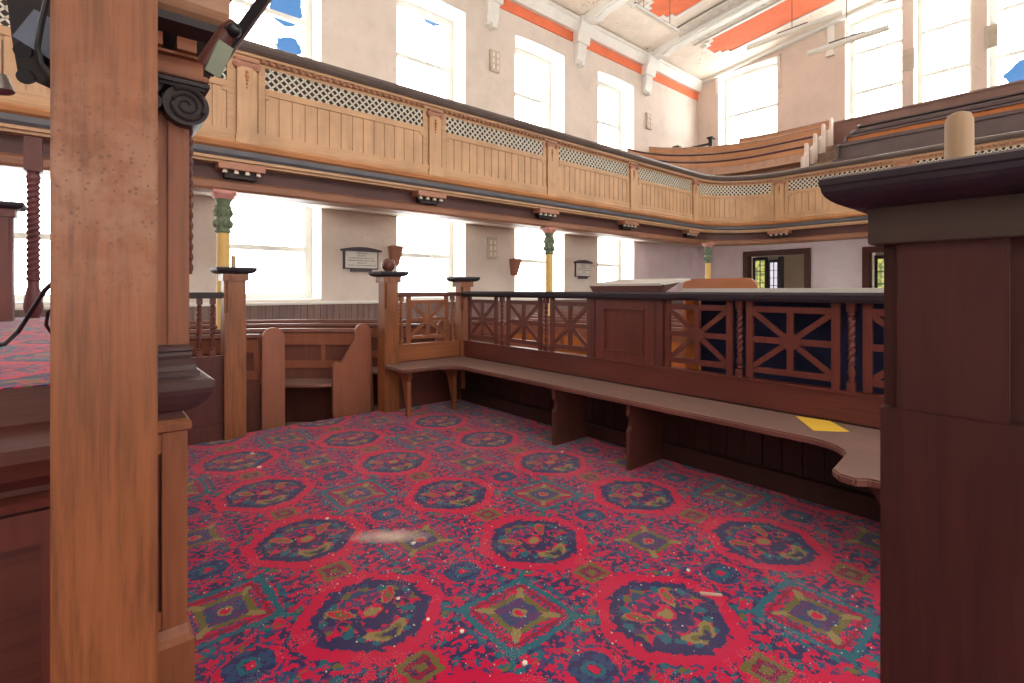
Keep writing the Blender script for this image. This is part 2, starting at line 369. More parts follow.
# ------------------------------------------------------------------ mesh builder
class B:
    def __init__(s): s.bm = bmesh.new()
    def hexa(s, v):
        q = [s.bm.verts.new(p) for p in v]
        for f in ((0, 3, 2, 1), (4, 5, 6, 7), (0, 1, 5, 4), (1, 2, 6, 5), (2, 3, 7, 6), (3, 0, 4, 7)):
            s.bm.faces.new([q[i] for i in f])
        return s
    def box(s, x0, x1, y0, y1, z0, z1):
        x0, x1 = sorted((x0, x1)); y0, y1 = sorted((y0, y1)); z0, z1 = sorted((z0, z1))
        return s.hexa([(x0, y0, z0), (x1, y0, z0), (x1, y1, z0), (x0, y1, z0), (x0, y0, z1), (x1, y0, z1), (x1, y1, z1), (x0, y1, z1)])
    def bar(s, a, b, w, h, up=(0, 0, 1)):
        a = Vector(a); b = Vector(b); d = (b - a).normalized(); up = Vector(up)
        sd = d.cross(up).normalized() * (w / 2); u = sd.cross(d).normalized() * (h / 2)
        return s.hexa([a - sd - u, a + sd - u, b + sd - u, b - sd - u, a - sd + u, a + sd + u, b + sd + u, b - sd + u])
    def prism(s, pts, f0, f1):
        """closed outline pts -> f0(p), f1(p) give the two 3-D faces"""
        a = [s.bm.verts.new(f0(p)) for p in pts]; b = [s.bm.verts.new(f1(p)) for p in pts]
        s.bm.faces.new(a[::-1]); s.bm.faces.new(b)
        for i in range(len(pts)):
            j = (i + 1) % len(pts); s.bm.faces.new([a[i], a[j], b[j], b[i]])
        return s
    def xz(s, pts, y0, y1): return s.prism(pts, lambda p: (p[0], y0, p[1]), lambda p: (p[0], y1, p[1]))
    def yz(s, pts, x0, x1): return s.prism(pts, lambda p: (x0, p[0], p[1]), lambda p: (x1, p[0], p[1]))
    def xy(s, pts, z0, z1): return s.prism(pts, lambda p: (p[0], p[1], z0), lambda p: (p[0], p[1], z1))
    def lathe(s, prof, c=(0, 0), n=20, tw=0, amp=0, phase=0):
        """prof: [(z, r)] or [(z, r, twisted?)]"""
        rings = []
        for p in prof:
            z, r = p[0], p[1]; k = amp if len(p) > 2 and p[2] else 0
            rings.append([s.bm.verts.new((c[0] + r * (1 + k * math.cos(2 * (t * 2 * PI / n) - tw * z + phase)) * math.cos(t * 2 * PI / n),
                                          c[1] + r * (1 + k * math.cos(2 * (t * 2 * PI / n) - tw * z + phase)) * math.sin(t * 2 * PI / n), z)) for t in range(n)])
        for i in range(len(rings) - 1):
            for t in range(n):
                s.bm.faces.new([rings[i][t], rings[i][(t + 1) % n], rings[i + 1][(t + 1) % n], rings[i + 1][t]])
        s.bm.faces.new(rings[0][::-1]); s.bm.faces.new(rings[-1])
        return s
    def frustum(s, c, prof):
        """square stacked rings: prof [(half_x, half_y, z)]"""
        rings = [[s.bm.verts.new((c[0] + sx * hx, c[1] + sy * hy, z)) for sx, sy in ((-1, -1), (1, -1), (1, 1), (-1, 1))] for hx, hy, z in prof]
        for i in range(len(rings) - 1):
            for t in range(4):
                s.bm.faces.new([rings[i][t], rings[i][(t + 1) % 4], rings[i + 1][(t + 1) % 4], rings[i + 1][t]])
        s.bm.faces.new(rings[0][::-1]); s.bm.faces.new(rings[-1])
        return s
    def tube(s, pts, r, n=8):
        pts = [Vector(p) for p in pts]; rings = []
        for i, p in enumerate(pts):
            d = (pts[min(i + 1, len(pts) - 1)] - pts[max(i - 1, 0)]).normalized()
            up = Vector((0, 0, 1)) if abs(d.z) < 0.9 else Vector((1, 0, 0))
            a = d.cross(up).normalized(); b = a.cross(d)
            rr = r[i] if isinstance(r, (list, tuple)) else r
            rings.append([s.bm.verts.new(p + a * rr * math.cos(t * 2 * PI / n) + b * rr * math.sin(t * 2 * PI / n)) for t in range(n)])
        for i in range(len(rings) - 1):
            for t in range(n):
                s.bm.faces.new([rings[i][t], rings[i][(t + 1) % n], rings[i + 1][(t + 1) % n], rings[i + 1][t]])
        s.bm.faces.new(rings[0][::-1]); s.bm.faces.new(rings[-1])
        return s
    def sphere(s, c, r, seg=16, sq=1.0):
        bmesh.ops.create_uvsphere(s.bm, u_segments=seg, v_segments=seg // 2 + 2, radius=r,
                                  matrix=Matrix.Translation(c) @ Matrix.Diagonal((1, 1, sq, 1)))
        return s
    def sweep(s, prof, frames):
        """prof [(o, z)], frames [(pos(x,y), outward(x,y))]"""
        rings = [[s.bm.verts.new((p[0] + q[0] * o, p[1] + q[1] * o, z)) for o, z in prof] for p, q in frames]
        m = len(prof)
        for i in range(len(rings) - 1):
            for t in range(m):
                s.bm.faces.new([rings[i][t], rings[i][(t + 1) % m], rings[i + 1][(t + 1) % m], rings[i + 1][t]])
        s.bm.faces.new(rings[0][::-1]); s.bm.faces.new(rings[-1])
        return s
def finish(name, b, mat, parent=None, bevel=0.0, smooth=False, world=True):
    bm = b.bm
    bmesh.ops.recalc_face_normals(bm, faces=bm.faces[:])
    if bevel:
        bmesh.ops.bevel(bm, geom=[e for e in bm.edges], offset=bevel, segments=2, affect='EDGES', clamp_overlap=True)
    me = bpy.data.meshes.new(name)
    org = Vector((0, 0, 0))
    if parent is not None and world:
        p = parent
        while p is not None: org += p.location; p = p.parent
        bmesh.ops.translate(bm, verts=bm.verts[:], vec=-org)
    elif parent is None:
        vs = [v.co for v in bm.verts]
        org = Vector(((min(v.x for v in vs) + max(v.x for v in vs)) / 2, (min(v.y for v in vs) + max(v.y for v in vs)) / 2, min(v.z for v in vs)))
        bmesh.ops.translate(bm, verts=bm.verts[:], vec=-org)
    bm.to_mesh(me); bm.free()
    me.materials.append(M[mat] if isinstance(mat, str) else mat)
    if smooth:
        for p in me.polygons: p.use_smooth = True
        me.set_sharp_from_angle(angle=math.radians(40))
    o = bpy.data.objects.new(name, me); COL.objects.link(o)
    if parent is not None: o.parent = parent
    else: o.location = org
    return o
def tag(o, label, cat, group=None, kind=None):
    if label: o['label'] = label
    if cat: o['category'] = cat
    if group: o['group'] = group
    if kind: o['kind'] = kind
    return o
def struct(o): o['kind'] = 'structure'; return o
def thing(name, label, cat, loc=(0, 0, 0), group=None, rz=0.0):
    o = bpy.data.objects.new(name, None); COL.objects.link(o); o.empty_display_size = 0.1
    o.location = loc; o.rotation_euler = (0, 0, rz)
    return tag(o, label, cat, group)
def sroot(name, loc=(0, 0, 0)):
    o = bpy.data.objects.new(name, None); COL.objects.link(o); o.location = loc; o['kind'] = 'structure'; return o
def dup(root, loc, label=None, rz=None, group=None):
    r = root.copy(); COL.objects.link(r); r.location = loc
    if rz is not None: r.rotation_euler = (0, 0, rz)
    if label: r['label'] = label
    if group: r['group'] = group
    for ch in root.children:
        c = ch.copy(); COL.objects.link(c); c.parent = r
        for g_ in ch.children:
            d = g_.copy(); COL.objects.link(d); d.parent = c
    return r

# ------------------------------------------------------------------ shell
b = B(); b.box(XN - .4, XE + .4, YR - .4, YL + .4, ZF - .3, ZF); struct(finish('floor', b, 'board'))
# carpeted platform of the big pew
b = B(); b.box(-4.9, 3.30, -1.6, 4.86, ZF, -0.012); tag(finish('platform', b, 'dark'), None, None, kind='structure')
b = B(); b.box(-4.9, 3.27, -1.6, 4.84, -0.012, 0.0)
tag(finish('carpet', b, 'carpet'), 'red floral carpet with blue medallions fitted across the low platform', 'carpet')

def wall_cols(wins, z_segs, zt, zb=ZF, arch=0.09, x0=XN - .4, x1=XE + .4, y0=YL, y1=YL + .65):
    """wall along X with stacked openings"""
    b = B(); xs = x0
    for a, c in wins:
        b.box(xs, a, y0, y1, zb, zt)
        z = zb
        for (s0, s1, ar) in z_segs:
            if z == zb: b.box(a, c, y0, y1, z, s0)
            else:
                n = 8; pts = [(a, s0), (a, z)] if not prevar else [(a, s0), (a, z)]
                if prevar:
                    pts += [(a + (c - a) * k / n, z + prevar * math.sin(PI * k / n)) for k in range(1, n)]
                pts += [(c, z), (c, s0)]
                b.xz(pts, y0, y1)
            z = s1; prevar = ar
        n = 8
        pts = [(a, zt), (a, z)] + [(a + (c - a) * k / n, z + prevar * math.sin(PI * k / n)) for k in range(1, n)] + [(c, z), (c, zt)]
        b.xz(pts, y0, y1)
        xs = c
    b.box(xs, x1, y0, y1, zb, zt)
    return b
ZT = 8.9
def side_wall(name, y0, y1):
    b = wall_cols(WX, [(1.06, 2.95, 0.0), (5.1, 7.45, 0.03)], ZT if y0 > 0 else ZT, y0=y0, y1=y1)
    o = finish(name, b, 'wall'); struct(o)
    me = o.data
    me.materials.append(M['pink']); me.materials.append(M['reveal']); me.materials.append(M['walllow'])
    for p in me.polygons:
        c = p.center + o.location; nx = abs(p.normal.x)
        inopen = any(a - .01 < c.x < b_ + .01 for a, b_ in WX)
        if c.z < 3.0 and nx > 0.7: p.material_index = 1
        elif c.z < 3.0: p.material_index = 3
        elif (nx > 0.7 or abs(p.normal.z) > 0.4) : p.material_index = 2
    return o
wl_ = side_wall('wall_left', YL, YL + .65)
side_wall('wall_right', YR - .65, YR)
# lower pink stretch of the left wall towards the end wall, and the pale recessed skin
b = B(); b.box(12.72, 16.4, YL - .012, YL, ZF, 2.75); struct(finish('trim_1', b, 'pink'))
# far end wall with gallery windows and doorways below
def end_wall():
    b = B(); ops = []
    x0, x1 = XE, XE + .60
    doors = [(5.70, 7.42, ZF, 2.36), (2.35, 4.12, ZF, 2.30)]
    ys = sorted(EW, key=lambda t: t[0])
    # upper storey
    y = YR - .4
    for a, c, z0, z1 in ys:
        b.box(x0, x1, y, a, 3.0, 9.6); b.box(x0, x1, a, c, 3.0, z0)
        n = 8; sl = 0.12
        pts = [(a, 9.6), (a, z1)] + [(a + (c - a) * k / n, z1 + 0.07 * math.sin(PI * k / n)) for k in range(1, n)] + [(c, z1), (c, 9.6)]
        b.yz(pts, x0, x1); y = c
    b.box(x0, x1, y, YL + .4, 3.0, 9.6)
    y = YR - .4
    for a, c, z0, z1 in sorted(doors):
        b.box(x0, x1, y, a, ZF, 3.0); b.box(x0, x1, a, c, z1, 3.0); y = c
    b.box(x0, x1, y, YL + .4, ZF, 3.0)
    o = finish('wall_far', b, 'endwall'); struct(o); o.data.materials.append(M['pink']); o.data.materials.append(M['reveal'])
    for p in o.data.polygons:
        c = p.center + o.location
        if c.z <= 3.0: p.material_index = 1
        elif abs(p.normal.x) < 0.3: p.material_index = 2
    return doors
doors = end_wall()
# near (organ side) wall behind the camera with unseen windows added for fill light
b = B(); y = YR - .4
for a, c, z0, z1 in FILL_NW:
    b.box(XN - .35, XN, y, a, ZF, 9.6); b.box(XN - .35, XN, a, c, ZF, z0); b.box(XN - .35, XN, a, c, z1, 9.6); y = c
b.box(XN - .35, XN, y, YL + .4, ZF, 9.6); struct(finish('wall_near', b, 'wall'))
# ceiling
b = B(); ys = [YR - .4, 2.45, YL + .4]
b.yz([(ys[0], zc(ys[0])), (ys[1], zc(ys[1])), (ys[2], zc(ys[2])), (ys[2], 9.9), (ys[0], 9.9)], XN - .4, XE + .4)
struct(finish('ceiling', b, 'ceil'))
# lobby behind the doorways
b = B(); b.box(XE + .60, XE + 3.0, 1.6, 8.4, ZF - .3, ZF); b.box(XE + 3.0, XE + 3.1, 1.6, 8.4, ZF, 3.2)
b.box(XE + .60, XE + 3, 1.5, 1.6, ZF, 3.2); b.box(XE + .60, XE + 3, 8.4, 8.5, ZF, 3.2); b.box(XE + .60, XE + 3, 1.5, 8.5, 3.2, 3.3)
struct(finish('wall_lobby', b, 'walllow'))

# windows
wi = [0]
def window_x(a, c, z0, z1, y, arch=0.0, rails=(0.5,), out=1):
    wi[0] += 1
    r = sroot('window_%d' % wi[0], ((a + c) / 2, y, z0))
    f = 0.13; b = B()
    b.box(a, a + f, y, y + .07 * out, z0, z1 + arch); b.box(c - f, c, y, y + .07 * out, z0, z1 + arch)
    b.box(a + f, c - f, y, y + .07 * out, z0, z0 + f); b.box(a + f, c - f, y, y + .07 * out, z1 - f, z1 + arch)
    for k in rails: zz = z0 + (z1 - z0) * k; b.box(a + f, c - f, y - .015 * out, y + .055 * out, zz - .045, zz + .045)
    finish('window_frame', b, 'sash', r)
    b = B(); b.box(a + f, c - f, y + .03 * out, y + .036 * out, z0 + f, z1 - f); finish('window_pane', b, 'glass', r)
    b = B(); b.box(a, c, y - .50 * out, y, z0, z0 + .03); finish('window_sill', b, 'white', r)
    return r
for a, c in WX:
    window_x(a, c, 1.06, 2.95, YL + .50)
    window_x(a, c, 5.1, 7.45, YL + .50, 0.03)
    window_x(a, c, 1.06, 2.95, YR - .50, out=-1)
    window_x(a, c, 5.1, 7.45, YR - .50, 0.03, out=-1)
def window_y(a, c, z0, z1, x, rails):
    wi[0] += 1
    r = sroot('window_%d' % wi[0], (x, (a + c) / 2, z0)); f = 0.10; b = B()
    b.box(x, x + .07, a, a + f, z0, z1 + .07); b.box(x, x + .07, c - f, c, z0, z1 + .07)
    b.box(x, x + .07, a + f, c - f, z0, z0 + f); b.box(x, x + .07, a + f, c - f, z1 - f * .6, z1 + .07)
    for k in rails: zz = z0 + (z1 - z0) * k; b.box(x - .015, x + .055, a + f, c - f, zz - .045, zz + .045)
    finish('window_frame', b, 'sash', r)
    b = B(); b.box(x + .03, x + .036, a + f, c - f, z0 + f, z1 - f * .6); finish('window_pane', b, 'glass', r)
for a, c, z0, z1 in EW:
    window_y(a, c, z0, z1, XE + .45, (0.5,) if c - a > 1.5 else (0.37, 0.72))
for a, c, z0, z1 in FILL_NW:
    window_y(a, c, z0, z1, XN - .33, (0.33, 0.66))  # added windows out of view, for fill light
# pilaster strips between the three tall end lights
# ------------------------------------------------------------------ ceiling work
RX = [7.15, 10.2, 13.3]
CORB = ['second', 'third']
def seg_strip(b, x0, x1, y0, y1, dz0, dz1):
    b.hexa([(x0, y0, zc(y0) - dz1), (x1, y0, zc(y0) - dz1), (x1, y1, zc(y1) - dz1), (x0, y1, zc(y1) - dz1),
            (x0, y0, zc(y0) - dz0), (x1, y0, zc(y0) - dz0), (x1, y1, zc(y1) - dz0), (x0, y1, zc(y1) - dz0)])
riblab = {7.15: 'white plaster ceiling rib above the corbel left of the third upper side window',
          10.2: 'white plaster ceiling rib between the third and fourth upper side windows', 13.3: 'white plaster ceiling rib nearest the far end wall'}
corlab = {7.15: 'white wall corbel left of the third upper side window',
          10.2: 'white wall corbel between the last two upper side windows', 13.3: 'white wall corbel nearest the far corner, right of last side window'}
for x in RX:
    b = B()
    b.yz([(9.2, 8.30), (8.9, 8.38), (8.55, zc(8.55) - .22), (8.2, zc(8.2) - .16), (2.45, zc(2.45) - .16), (-3.3, zc(-3.3) - .16), (-4.3, 8.3),
          (-4.3, 8.5), (-4.0, zc(-4.0) - .0), (2.45, zc(2.45)), (8.9, zc(8.9)), (9.2, 8.5)], x - .17, x + .17)
    b.yz([(8.5, zc(8.5) - .27), (8.2, zc(8.2) - .20), (2.45, zc(2.45) - .20), (2.45, zc(2.45) - .1), (8.5, zc(8.5) - .1)], x - .10, x + .10)
    o = finish('ceiling_rib', b, 'white'); tag(o, riblab.get(x, 'white plaster ceiling rib crossing the hall overhead, out of view'), 'ceiling rib', 'plaster ribs across the ceiling')
    b = B()
    for sx in (-1, 1):
        seg_strip(b, x + sx * .18, x + sx * .62, 7.9, 2.5, 0.0, 0.035)
        for e in (.18, .585): seg_strip(b, x + sx * e, x + sx * (e + .035), 7.9, 2.5, 0.0, 0.07)
        k = 0; yy = 7.75
        while yy > 2.6:      # cast relief bosses
            b.sphere((x + sx * .37, yy, zc(yy) - .035), .11, 8, .35); b.sphere((x + sx * (.28 + .18 * (k % 2)), yy - .13, zc(yy) - .03), .055, 6, .4); yy -= .26; k += 1
    p = finish('relief_band', b, 'ornate', o)
    b = B()
    b.yz([(9.2, 7.36), (9.11, 7.36), (9.07, 7.42), (9.09, 7.5), (9.05, 7.62), (9.04, 7.95), (9.2, 7.95)], x - .16, x + .16)
    b.yz([(9.2, 7.9), (9.0, 7.9), (8.97, 8.05), (8.9, 8.2), (8.84, 8.42), (8.84, 8.52), (9.2, 8.52)], x - .24, x + .24)
    b.box(x - .06, x + .06, 9.02, 9.2, 7.3, 7.4)
    tag(finish('wall_corbel', b, 'white'), corlab.get(x, 'white wall corbel further along, out of view'), 'corbel', 'corbels under the ceiling ribs')
b = B()
b.yz([(9.2, 8.18), (9.06, 8.18), (9.02, 8.26), (8.96, 8.40), (8.92, 8.42), (8.92, 8.50), (9.2, 8.50)], XN, XE)
struct(finish('trim_2', b, 'white'))
b = B(); b.box(XN, XE, 9.17, 9.2, 7.93, 8.18); struct(finish('trim_3', b, 'orange'))
b = B()
b.yz([(9.2, zc(9.2) - .10), (2.45, zc(2.45) - .10), (2.45, zc(2.45)), (9.2, zc(9.2))], XE - .14, XE); struct(finish('trim_4', b, 'white'))
def notch(x0, x1, y0, y1, q):   # outline with stepped corners
    return [(x0 + 2 * q, y0), (x1 - 2 * q, y0), (x1 - 2 * q, y0 + q), (x1 - q, y0 + q), (x1 - q, y0 + 2 * q), (x1, y0 + 2 * q),
            (x1, y1 - 2 * q), (x1 - q, y1 - 2 * q), (x1 - q, y1 - q), (x1 - 2 * q, y1 - q), (x1 - 2 * q, y1), (x0 + 2 * q, y1),
            (x0 + 2 * q, y1 - q), (x0 + q, y1 - q), (x0 + q, y1 - 2 * q), (x0, y1 - 2 * q), (x0, y0 + 2 * q), (x0 + q, y0 + 2 * q), (x0 + q, y0 + q), (x0 + 2 * q, y0 + q)]
pl = {14.62: 'orange painted ceiling panel with stepped corners, nearest the end wall', 11.55: 'orange painted ceiling panel with stepped corners, second from the end wall'}
for xc in (14.62, 11.55):
    lab = pl.get(xc, 'orange painted ceiling panel with stepped corners, towards the near end')
    r = thing('ceiling_panel', lab, 'ceiling panel', (xc, 5.2, zc(5.2) - .05), 'orange panels in the ceiling')
    q = .17; O = notch(xc - .68, xc + .68, 2.7, 7.85, q); I = notch(xc - .60, xc + .60, 2.78, 7.77, q)
    b = B(); b.prism(I, lambda p: (p[0], p[1], zc(p[1])), lambda p: (p[0], p[1], zc(p[1]) - .02)); finish('painted_field', b, 'orange', r)
    b = B(); bo = [b.bm.verts.new((x, y, zc(y) - .055)) for x, y in O]; bi = [b.bm.verts.new((x, y, zc(y) - .055)) for x, y in I]
    to = [b.bm.verts.new((x, y, zc(y))) for x, y in O]; ti = [b.bm.verts.new((x, y, zc(y))) for x, y in I]
    for i in range(len(O)):
        j = (i + 1) % len(O)
        b.bm.faces.new([bo[i], bo[j], bi[j], bi[i]]); b.bm.faces.new([bo[i], bo[j], to[j], to[i]]); b.bm.faces.new([bi[i], bi[j], ti[j], ti[i]])
    finish('moulded_border', b, 'white', r)

# hanging fluorescent battens
def batten(p0, p1, rods, label, rodtop=None):
    a = Vector(p0); c = Vector(p1); mid = (a + c) / 2
    r = thing('batten_light', label, 'ceiling light', mid, 'hanging strip lights')
    b = B(); b.bar(a, c, .11, .07); finish('housing', b, 'white', r)
    b = B(); b.tube([a + Vector((0, 0, -.05)), c + Vector((0, 0, -.05))], .03, 8); finish('tube', b, 'ivory', r)
    for t in rods:
        q = a.lerp(c, t); d = (c - a).normalized() * .35
        b = B(); b.bar(q - d + Vector((0, 0, .07)), q + d + Vector((0, 0, .07)), .03, .025); b.tube([q + Vector((0, 0, .05)), (q.x, q.y, zc(q.y) - (.22 if abs(q.x - 13.3) < .2 else .06))], .008, 6)
        finish('suspension_rod', b, 'slate', r)
batten((9.6, 6.94, 7.8), (11.44, 6.94, 7.8), (.2, .8), 'white strip light running lengthwise below the ceiling on the left')
batten((13.3, 3.84, 7.66), (13.3, 6.03, 7.66), (.5,), 'longer white strip light hanging across the hall before the end wall')
batten((12.95, 2.89, 6.83), (12.95, 4.45, 6.83), (.5,), 'shorter lower strip light in front of the triple end windows')

# dado and vents, tablets and shades on the left wall
b = B()
x = XN
while x < XE - .1:
    b.box(x + .004, x + .112, YL - .035, YL - .01, ZF, 1.0); x += .116
b.box(XN, XE, YL - .01, YL, ZF, 1.0)
struct(finish('trim_5', b, 'dado'))
b = B(); b.yz([(YL, .99), (YL - .07, .99), (YL - .075, 1.02), (YL - .06, 1.045), (YL, 1.045)], XN, XE); struct(finish('trim_6', b, 'white'))
def vent(x, z, label):
    r = thing('wall_vent', label, 'vent', (x, YL, z), 'louvred wall vents')
    b = B(); b.box(x - .14, x + .14, YL - .06, YL, z, z + .5); finish('vent_box', b, 'vent', r, .01)
    b = B()
    for k in range(3): b.box(x - .09, x - .03, YL - .075, YL - .06, z + .05 + k * .14, z + .15 + k * .14); b.box(x + .03, x + .09, YL - .075, YL - .06, z + .05 + k * .14, z + .15 + k * .14)
    finish('louvre', b, 'walllow', r)
vent(7.27, 6.35, 'beige vent high on the wall between the second and third upper windows')
vent(13.45, 6.3, 'beige vent high on the wall right of the last upper side window')
vent(7.2, 1.98, 'beige vent under the gallery left of the third lower window')
def tablet(x0, x1, z0, z1, label, style):
    r = thing('memorial_tablet', label, 'plaque', ((x0 + x1) / 2, YL, z0))
    w = x1 - x0; h = z1 - z0; y = YL
    b = B(); b.box(x0, x1, y - .03, y, z0 + .10 * h, z0 + .86 * h); b.box(x0 + .2 * w, x1 - .2 * w, y - .05, y, z0, z0 + .1 * h)
    finish('slate_back', b, 'slate', r)
    b = B(); b.box(x0 + .05 * w, x1 - .04 * w, y - .05, y - .03, z0 + .15 * h, z0 + .82 * h); finish('marble_face', b, 'marble', r, .004)
    b = B(); n = 10
    b.xz([(x0 - .07 * w, z0 + .83 * h), (x1 + .07 * w, z0 + .83 * h)] + [(x1 + .07 * w - (1.14 * w) * k / n, z0 + .89 * h + .11 * h * math.sin(PI * k / n)) for k in range(n + 1)], y - .09, y)
    finish('pediment', b, 'slate', r)
    b = B(); rnd = random.Random(int(x0 * 10)); rows = [(.30, .62), (.26, .6), (.82, .9), (.86, .95), (.28, .4), (.86, .9)][:6]
    for i, (fr, _) in enumerate(rows):
        zz = z0 + h * (.74 - i * .098); half = fr * w * .45; cx = (x0 + x1) / 2; xx = cx - half
        while xx < cx + half:
            l = rnd.uniform(.008, .02)
            b.box(xx, xx + l, y - .0515, y - .05, zz - .006, zz + .01); xx += l + rnd.choice((.006, .006, .018))
    finish('worn_inscription', b, 'letter', r)
tablet(3.66, 4.36, 1.60, 2.07, 'white marble memorial tablet with dark curved top, left of the second lower window', 0)
tablet(10.05, 10.66, 1.56, 2.07, 'smaller marble memorial tablet in dark frame, left of the last lower window', 1)
def shade(x, z, label):
    b = B(); b.prism([(-1, 1), (1, 1), (.6, -1), (-.6, -1)], lambda p: (x + p[0] * .13, YL - .004, z + p[1] * .2), lambda p: (x + p[0] * .13, YL - (.2 if p[1] > 0 else .08), z + p[1] * .2))
    tag(finish('wall_light_shade', b, 'brownshade', bevel=.01), label, 'wall light', 'tapered brown wall lights')
shade(4.70, 1.93, 'tapered brown wall light at the left edge of the second lower window')
shade(7.86, 1.80, 'tapered brown wall light at the left edge of the third lower window')
# end wall bits
b = B(); b.yz([(4.95, 8.1), (5.11, 8.1), (5.11, 8.96), (4.95, 8.98)], XE - .08, XE); b.yz([(4.93, 8.0), (5.13, 8.0), (5.11, 8.12), (4.95, 8.12)], XE - .13, XE)
tag(finish('wall_corbel', b, 'white'), 'slim white corbel on the end wall between the single and triple windows', 'corbel')
def label_mould(a, c, z1, x):
    b = B()
    b.box(x - .04, x, a - .14, a - .06, z1 - .9, z1 + .14); b.box(x - .04, x, c + .06, c + .14, z1 - .5, z1 + .14); b.box(x - .04, x, a - .14, c + .14, z1 + .1, z1 + .17)
    return b
struct(finish('trim_7', label_mould(6.55, 8.40, 8.42, XE), 'endwall'))
for yy, nm in ((3.235, 8), (1.675, 9)):
    b = B(); b.box(XE - .05, XE, yy - .12, yy + .12, 7.0, 7.55)
    for k in (-.06, .02): b.box(XE - .065, XE - .05, yy + k, yy + k + .035, 7.06, 7.5)
    tag(finish('wall_vent', b, 'vent'), 'beige vent on the pier %s the middle light of the triple end window' % ('left of' if yy > 2.45 else 'right of'), 'vent', 'louvred wall vents')

# doorways in the end wall, below the gallery
def doorway(i, a, c, z1):
    r = sroot('door_%d' % i, (XE, (a + c) / 2, ZF)); b = B()
    for y0, y1 in ((a - .14, a + .03), (c - .03, c + .14)): b.box(XE - .06, XE + .2, y0, y1, ZF, z1 + .14)
    b.box(XE - .06, XE + .2, a + .03, c - .03, z1 - .02, z1 + .14)
    finish('door_frame', b, 'dark', r, .008)
    return r
d1 = doorway(1, 5.70, 7.42, 2.36); d2 = doorway(2, 2.35, 4.12, 2.30)
def leaded(root, y0, y1, z0, z1, x, mat, bars=3):
    b = B(); b.box(x, x + .02, y0, y1, z0, z1); finish('leaded_glass', b, mat, root)
    b = B(); b.box(x - .03, x + .04, y0 - .07, y0, z0 - .1, z1 + .1); b.box(x - .03, x + .04, y1, y1 + .07, z0 - .1, z1 + .1); b.box(x - .03, x + .04, y0, y1, z1, z1 + .1); b.box(x - .03, x + .04, y0, y1, ZF, z0)
    for k in range(1, bars): yy = y0 + (y1 - y0) * k / bars; b.box(x - .02, x, yy - .012, yy + .012, z0, z1)
    for k in range(1, 5): zz = z0 + (z1 - z0) * k / 5; b.box(x - .02, x, y0, y1, zz - .01, zz + .01)
    return finish('door_leaf', b, 'black', root)
leaded(d1, 6.95, 7.25, .4, 2.2, XE + .16, 'amber', 2)
leaded(d1, 6.58, 6.80, .9, 2.12, XE + .19, 'paleglass', 2)
b = B(); b.box(XE + .17, XE + .23, 6.40, 6.55, ZF, 2.3); finish('door_post', b, 'black', d1)
leaded(d2, 3.2, 3.95, .4, 2.1, XE + .16, 'amber', 4)

# ------------------------------------------------------------------ gallery front (swept along a path with a rounded corner)
GY, GX, R = 6.6, 13.2, 1.45
S1 = GX - R; S2 = S1 + R * PI / 2
def gp(s, o=0.0):
    """s along the gallery front, o out towards the hall"""
    if s <= S1: return (s, GY - o)
    if s >= S2: return (GX - o, GY - R - (s - S2))
    t = (s - S1) / R
    cx, cy = S1, GY - R
    return (cx + (R - o) * math.sin(t), cy + (R - o) * math.cos(t))
def gfr(s):
    p = gp(s); q = gp(s, 1.0); return (p, (q[0] - p[0], q[1] - p[1]))
def gsteps(a, c):
    ss = [a, c] + [x for x in (S1, S2) if a < x < c]
    lo, hi = max(a, S1), min(c, S2)
    if hi > lo:
        k = max(1, int((hi - lo) / .14)); ss += [lo + (hi - lo) * i / k for i in range(k + 1)]
    return sorted(set(round(x, 5) for x in ss))
def gsweep(b, prof, a, c): b.sweep(prof, [gfr(s) for s in gsteps(a, c)]); return b
def gbox(b, a, c, o0, o1, z0, z1): return gsweep(b, [(o0, z0), (o1, z0), (o1, z1), (o0, z1)], a, c)
SA, SB = -4.9, 22.3
gal = thing('gallery_parapet', 'panelled pale oak gallery front running along the left wall and round the end', 'gallery', (4.0, GY, 2.43))
b = B(); gsweep(b, [(-.12, 4.06), (.10, 4.06), (.13, 4.09), (.15, 4.13), (.14, 4.17), (.10, 4.19), (-.12, 4.19)], SA, SB); finish('top_rail', b, 'toprail', gal)
b = B(); gbox(b, SA, SB, .0, .075, 4.025, 4.06); gbox(b, SA, SB, .0, .04, 3.985, 4.025); finish('rail_moulding', b, 'oakx', gal)
b = B(); gbox(b, SA, SB, -.06, .0, 2.98, 4.06); finish('backing', b, 'oakx', gal)
b = B(); gsweep(b, [(-.02, 2.98), (.035, 2.98), (.045, 3.02), (.03, 3.05), (-.02, 3.06)], SA, SB); gbox(b, SA, SB, 0, .022, 3.05, 3.14); finish('base_rail', b, 'oakx', gal)
b = B(); gsweep(b, [(-.05, 2.885), (.04, 2.885), (.085, 2.91), (.10, 2.95), (.085, 2.975), (.04, 2.985), (-.05, 2.985)], SA, SB); finish('ovolo_moulding', b, 'oakor', gal)
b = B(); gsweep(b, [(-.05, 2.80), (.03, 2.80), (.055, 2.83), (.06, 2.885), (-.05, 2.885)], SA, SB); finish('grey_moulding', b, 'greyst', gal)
b = B(); gbox(b, SA, SB, -.15, .02, 2.765, 2.80); gbox(b, SA, SB, -.15, -.02, 2.735, 2.765); finish('lower_fillet', b, 'oakx', gal)
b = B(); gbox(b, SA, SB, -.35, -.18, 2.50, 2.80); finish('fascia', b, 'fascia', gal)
b = B(); gsweep(b, [(-.40, 2.43), (-.13, 2.43), (-.11, 2.46), (-.12, 2.53), (-.15, 2.56), (-.40, 2.56)], SA, SB); finish('beam', b, 'beam', gal)
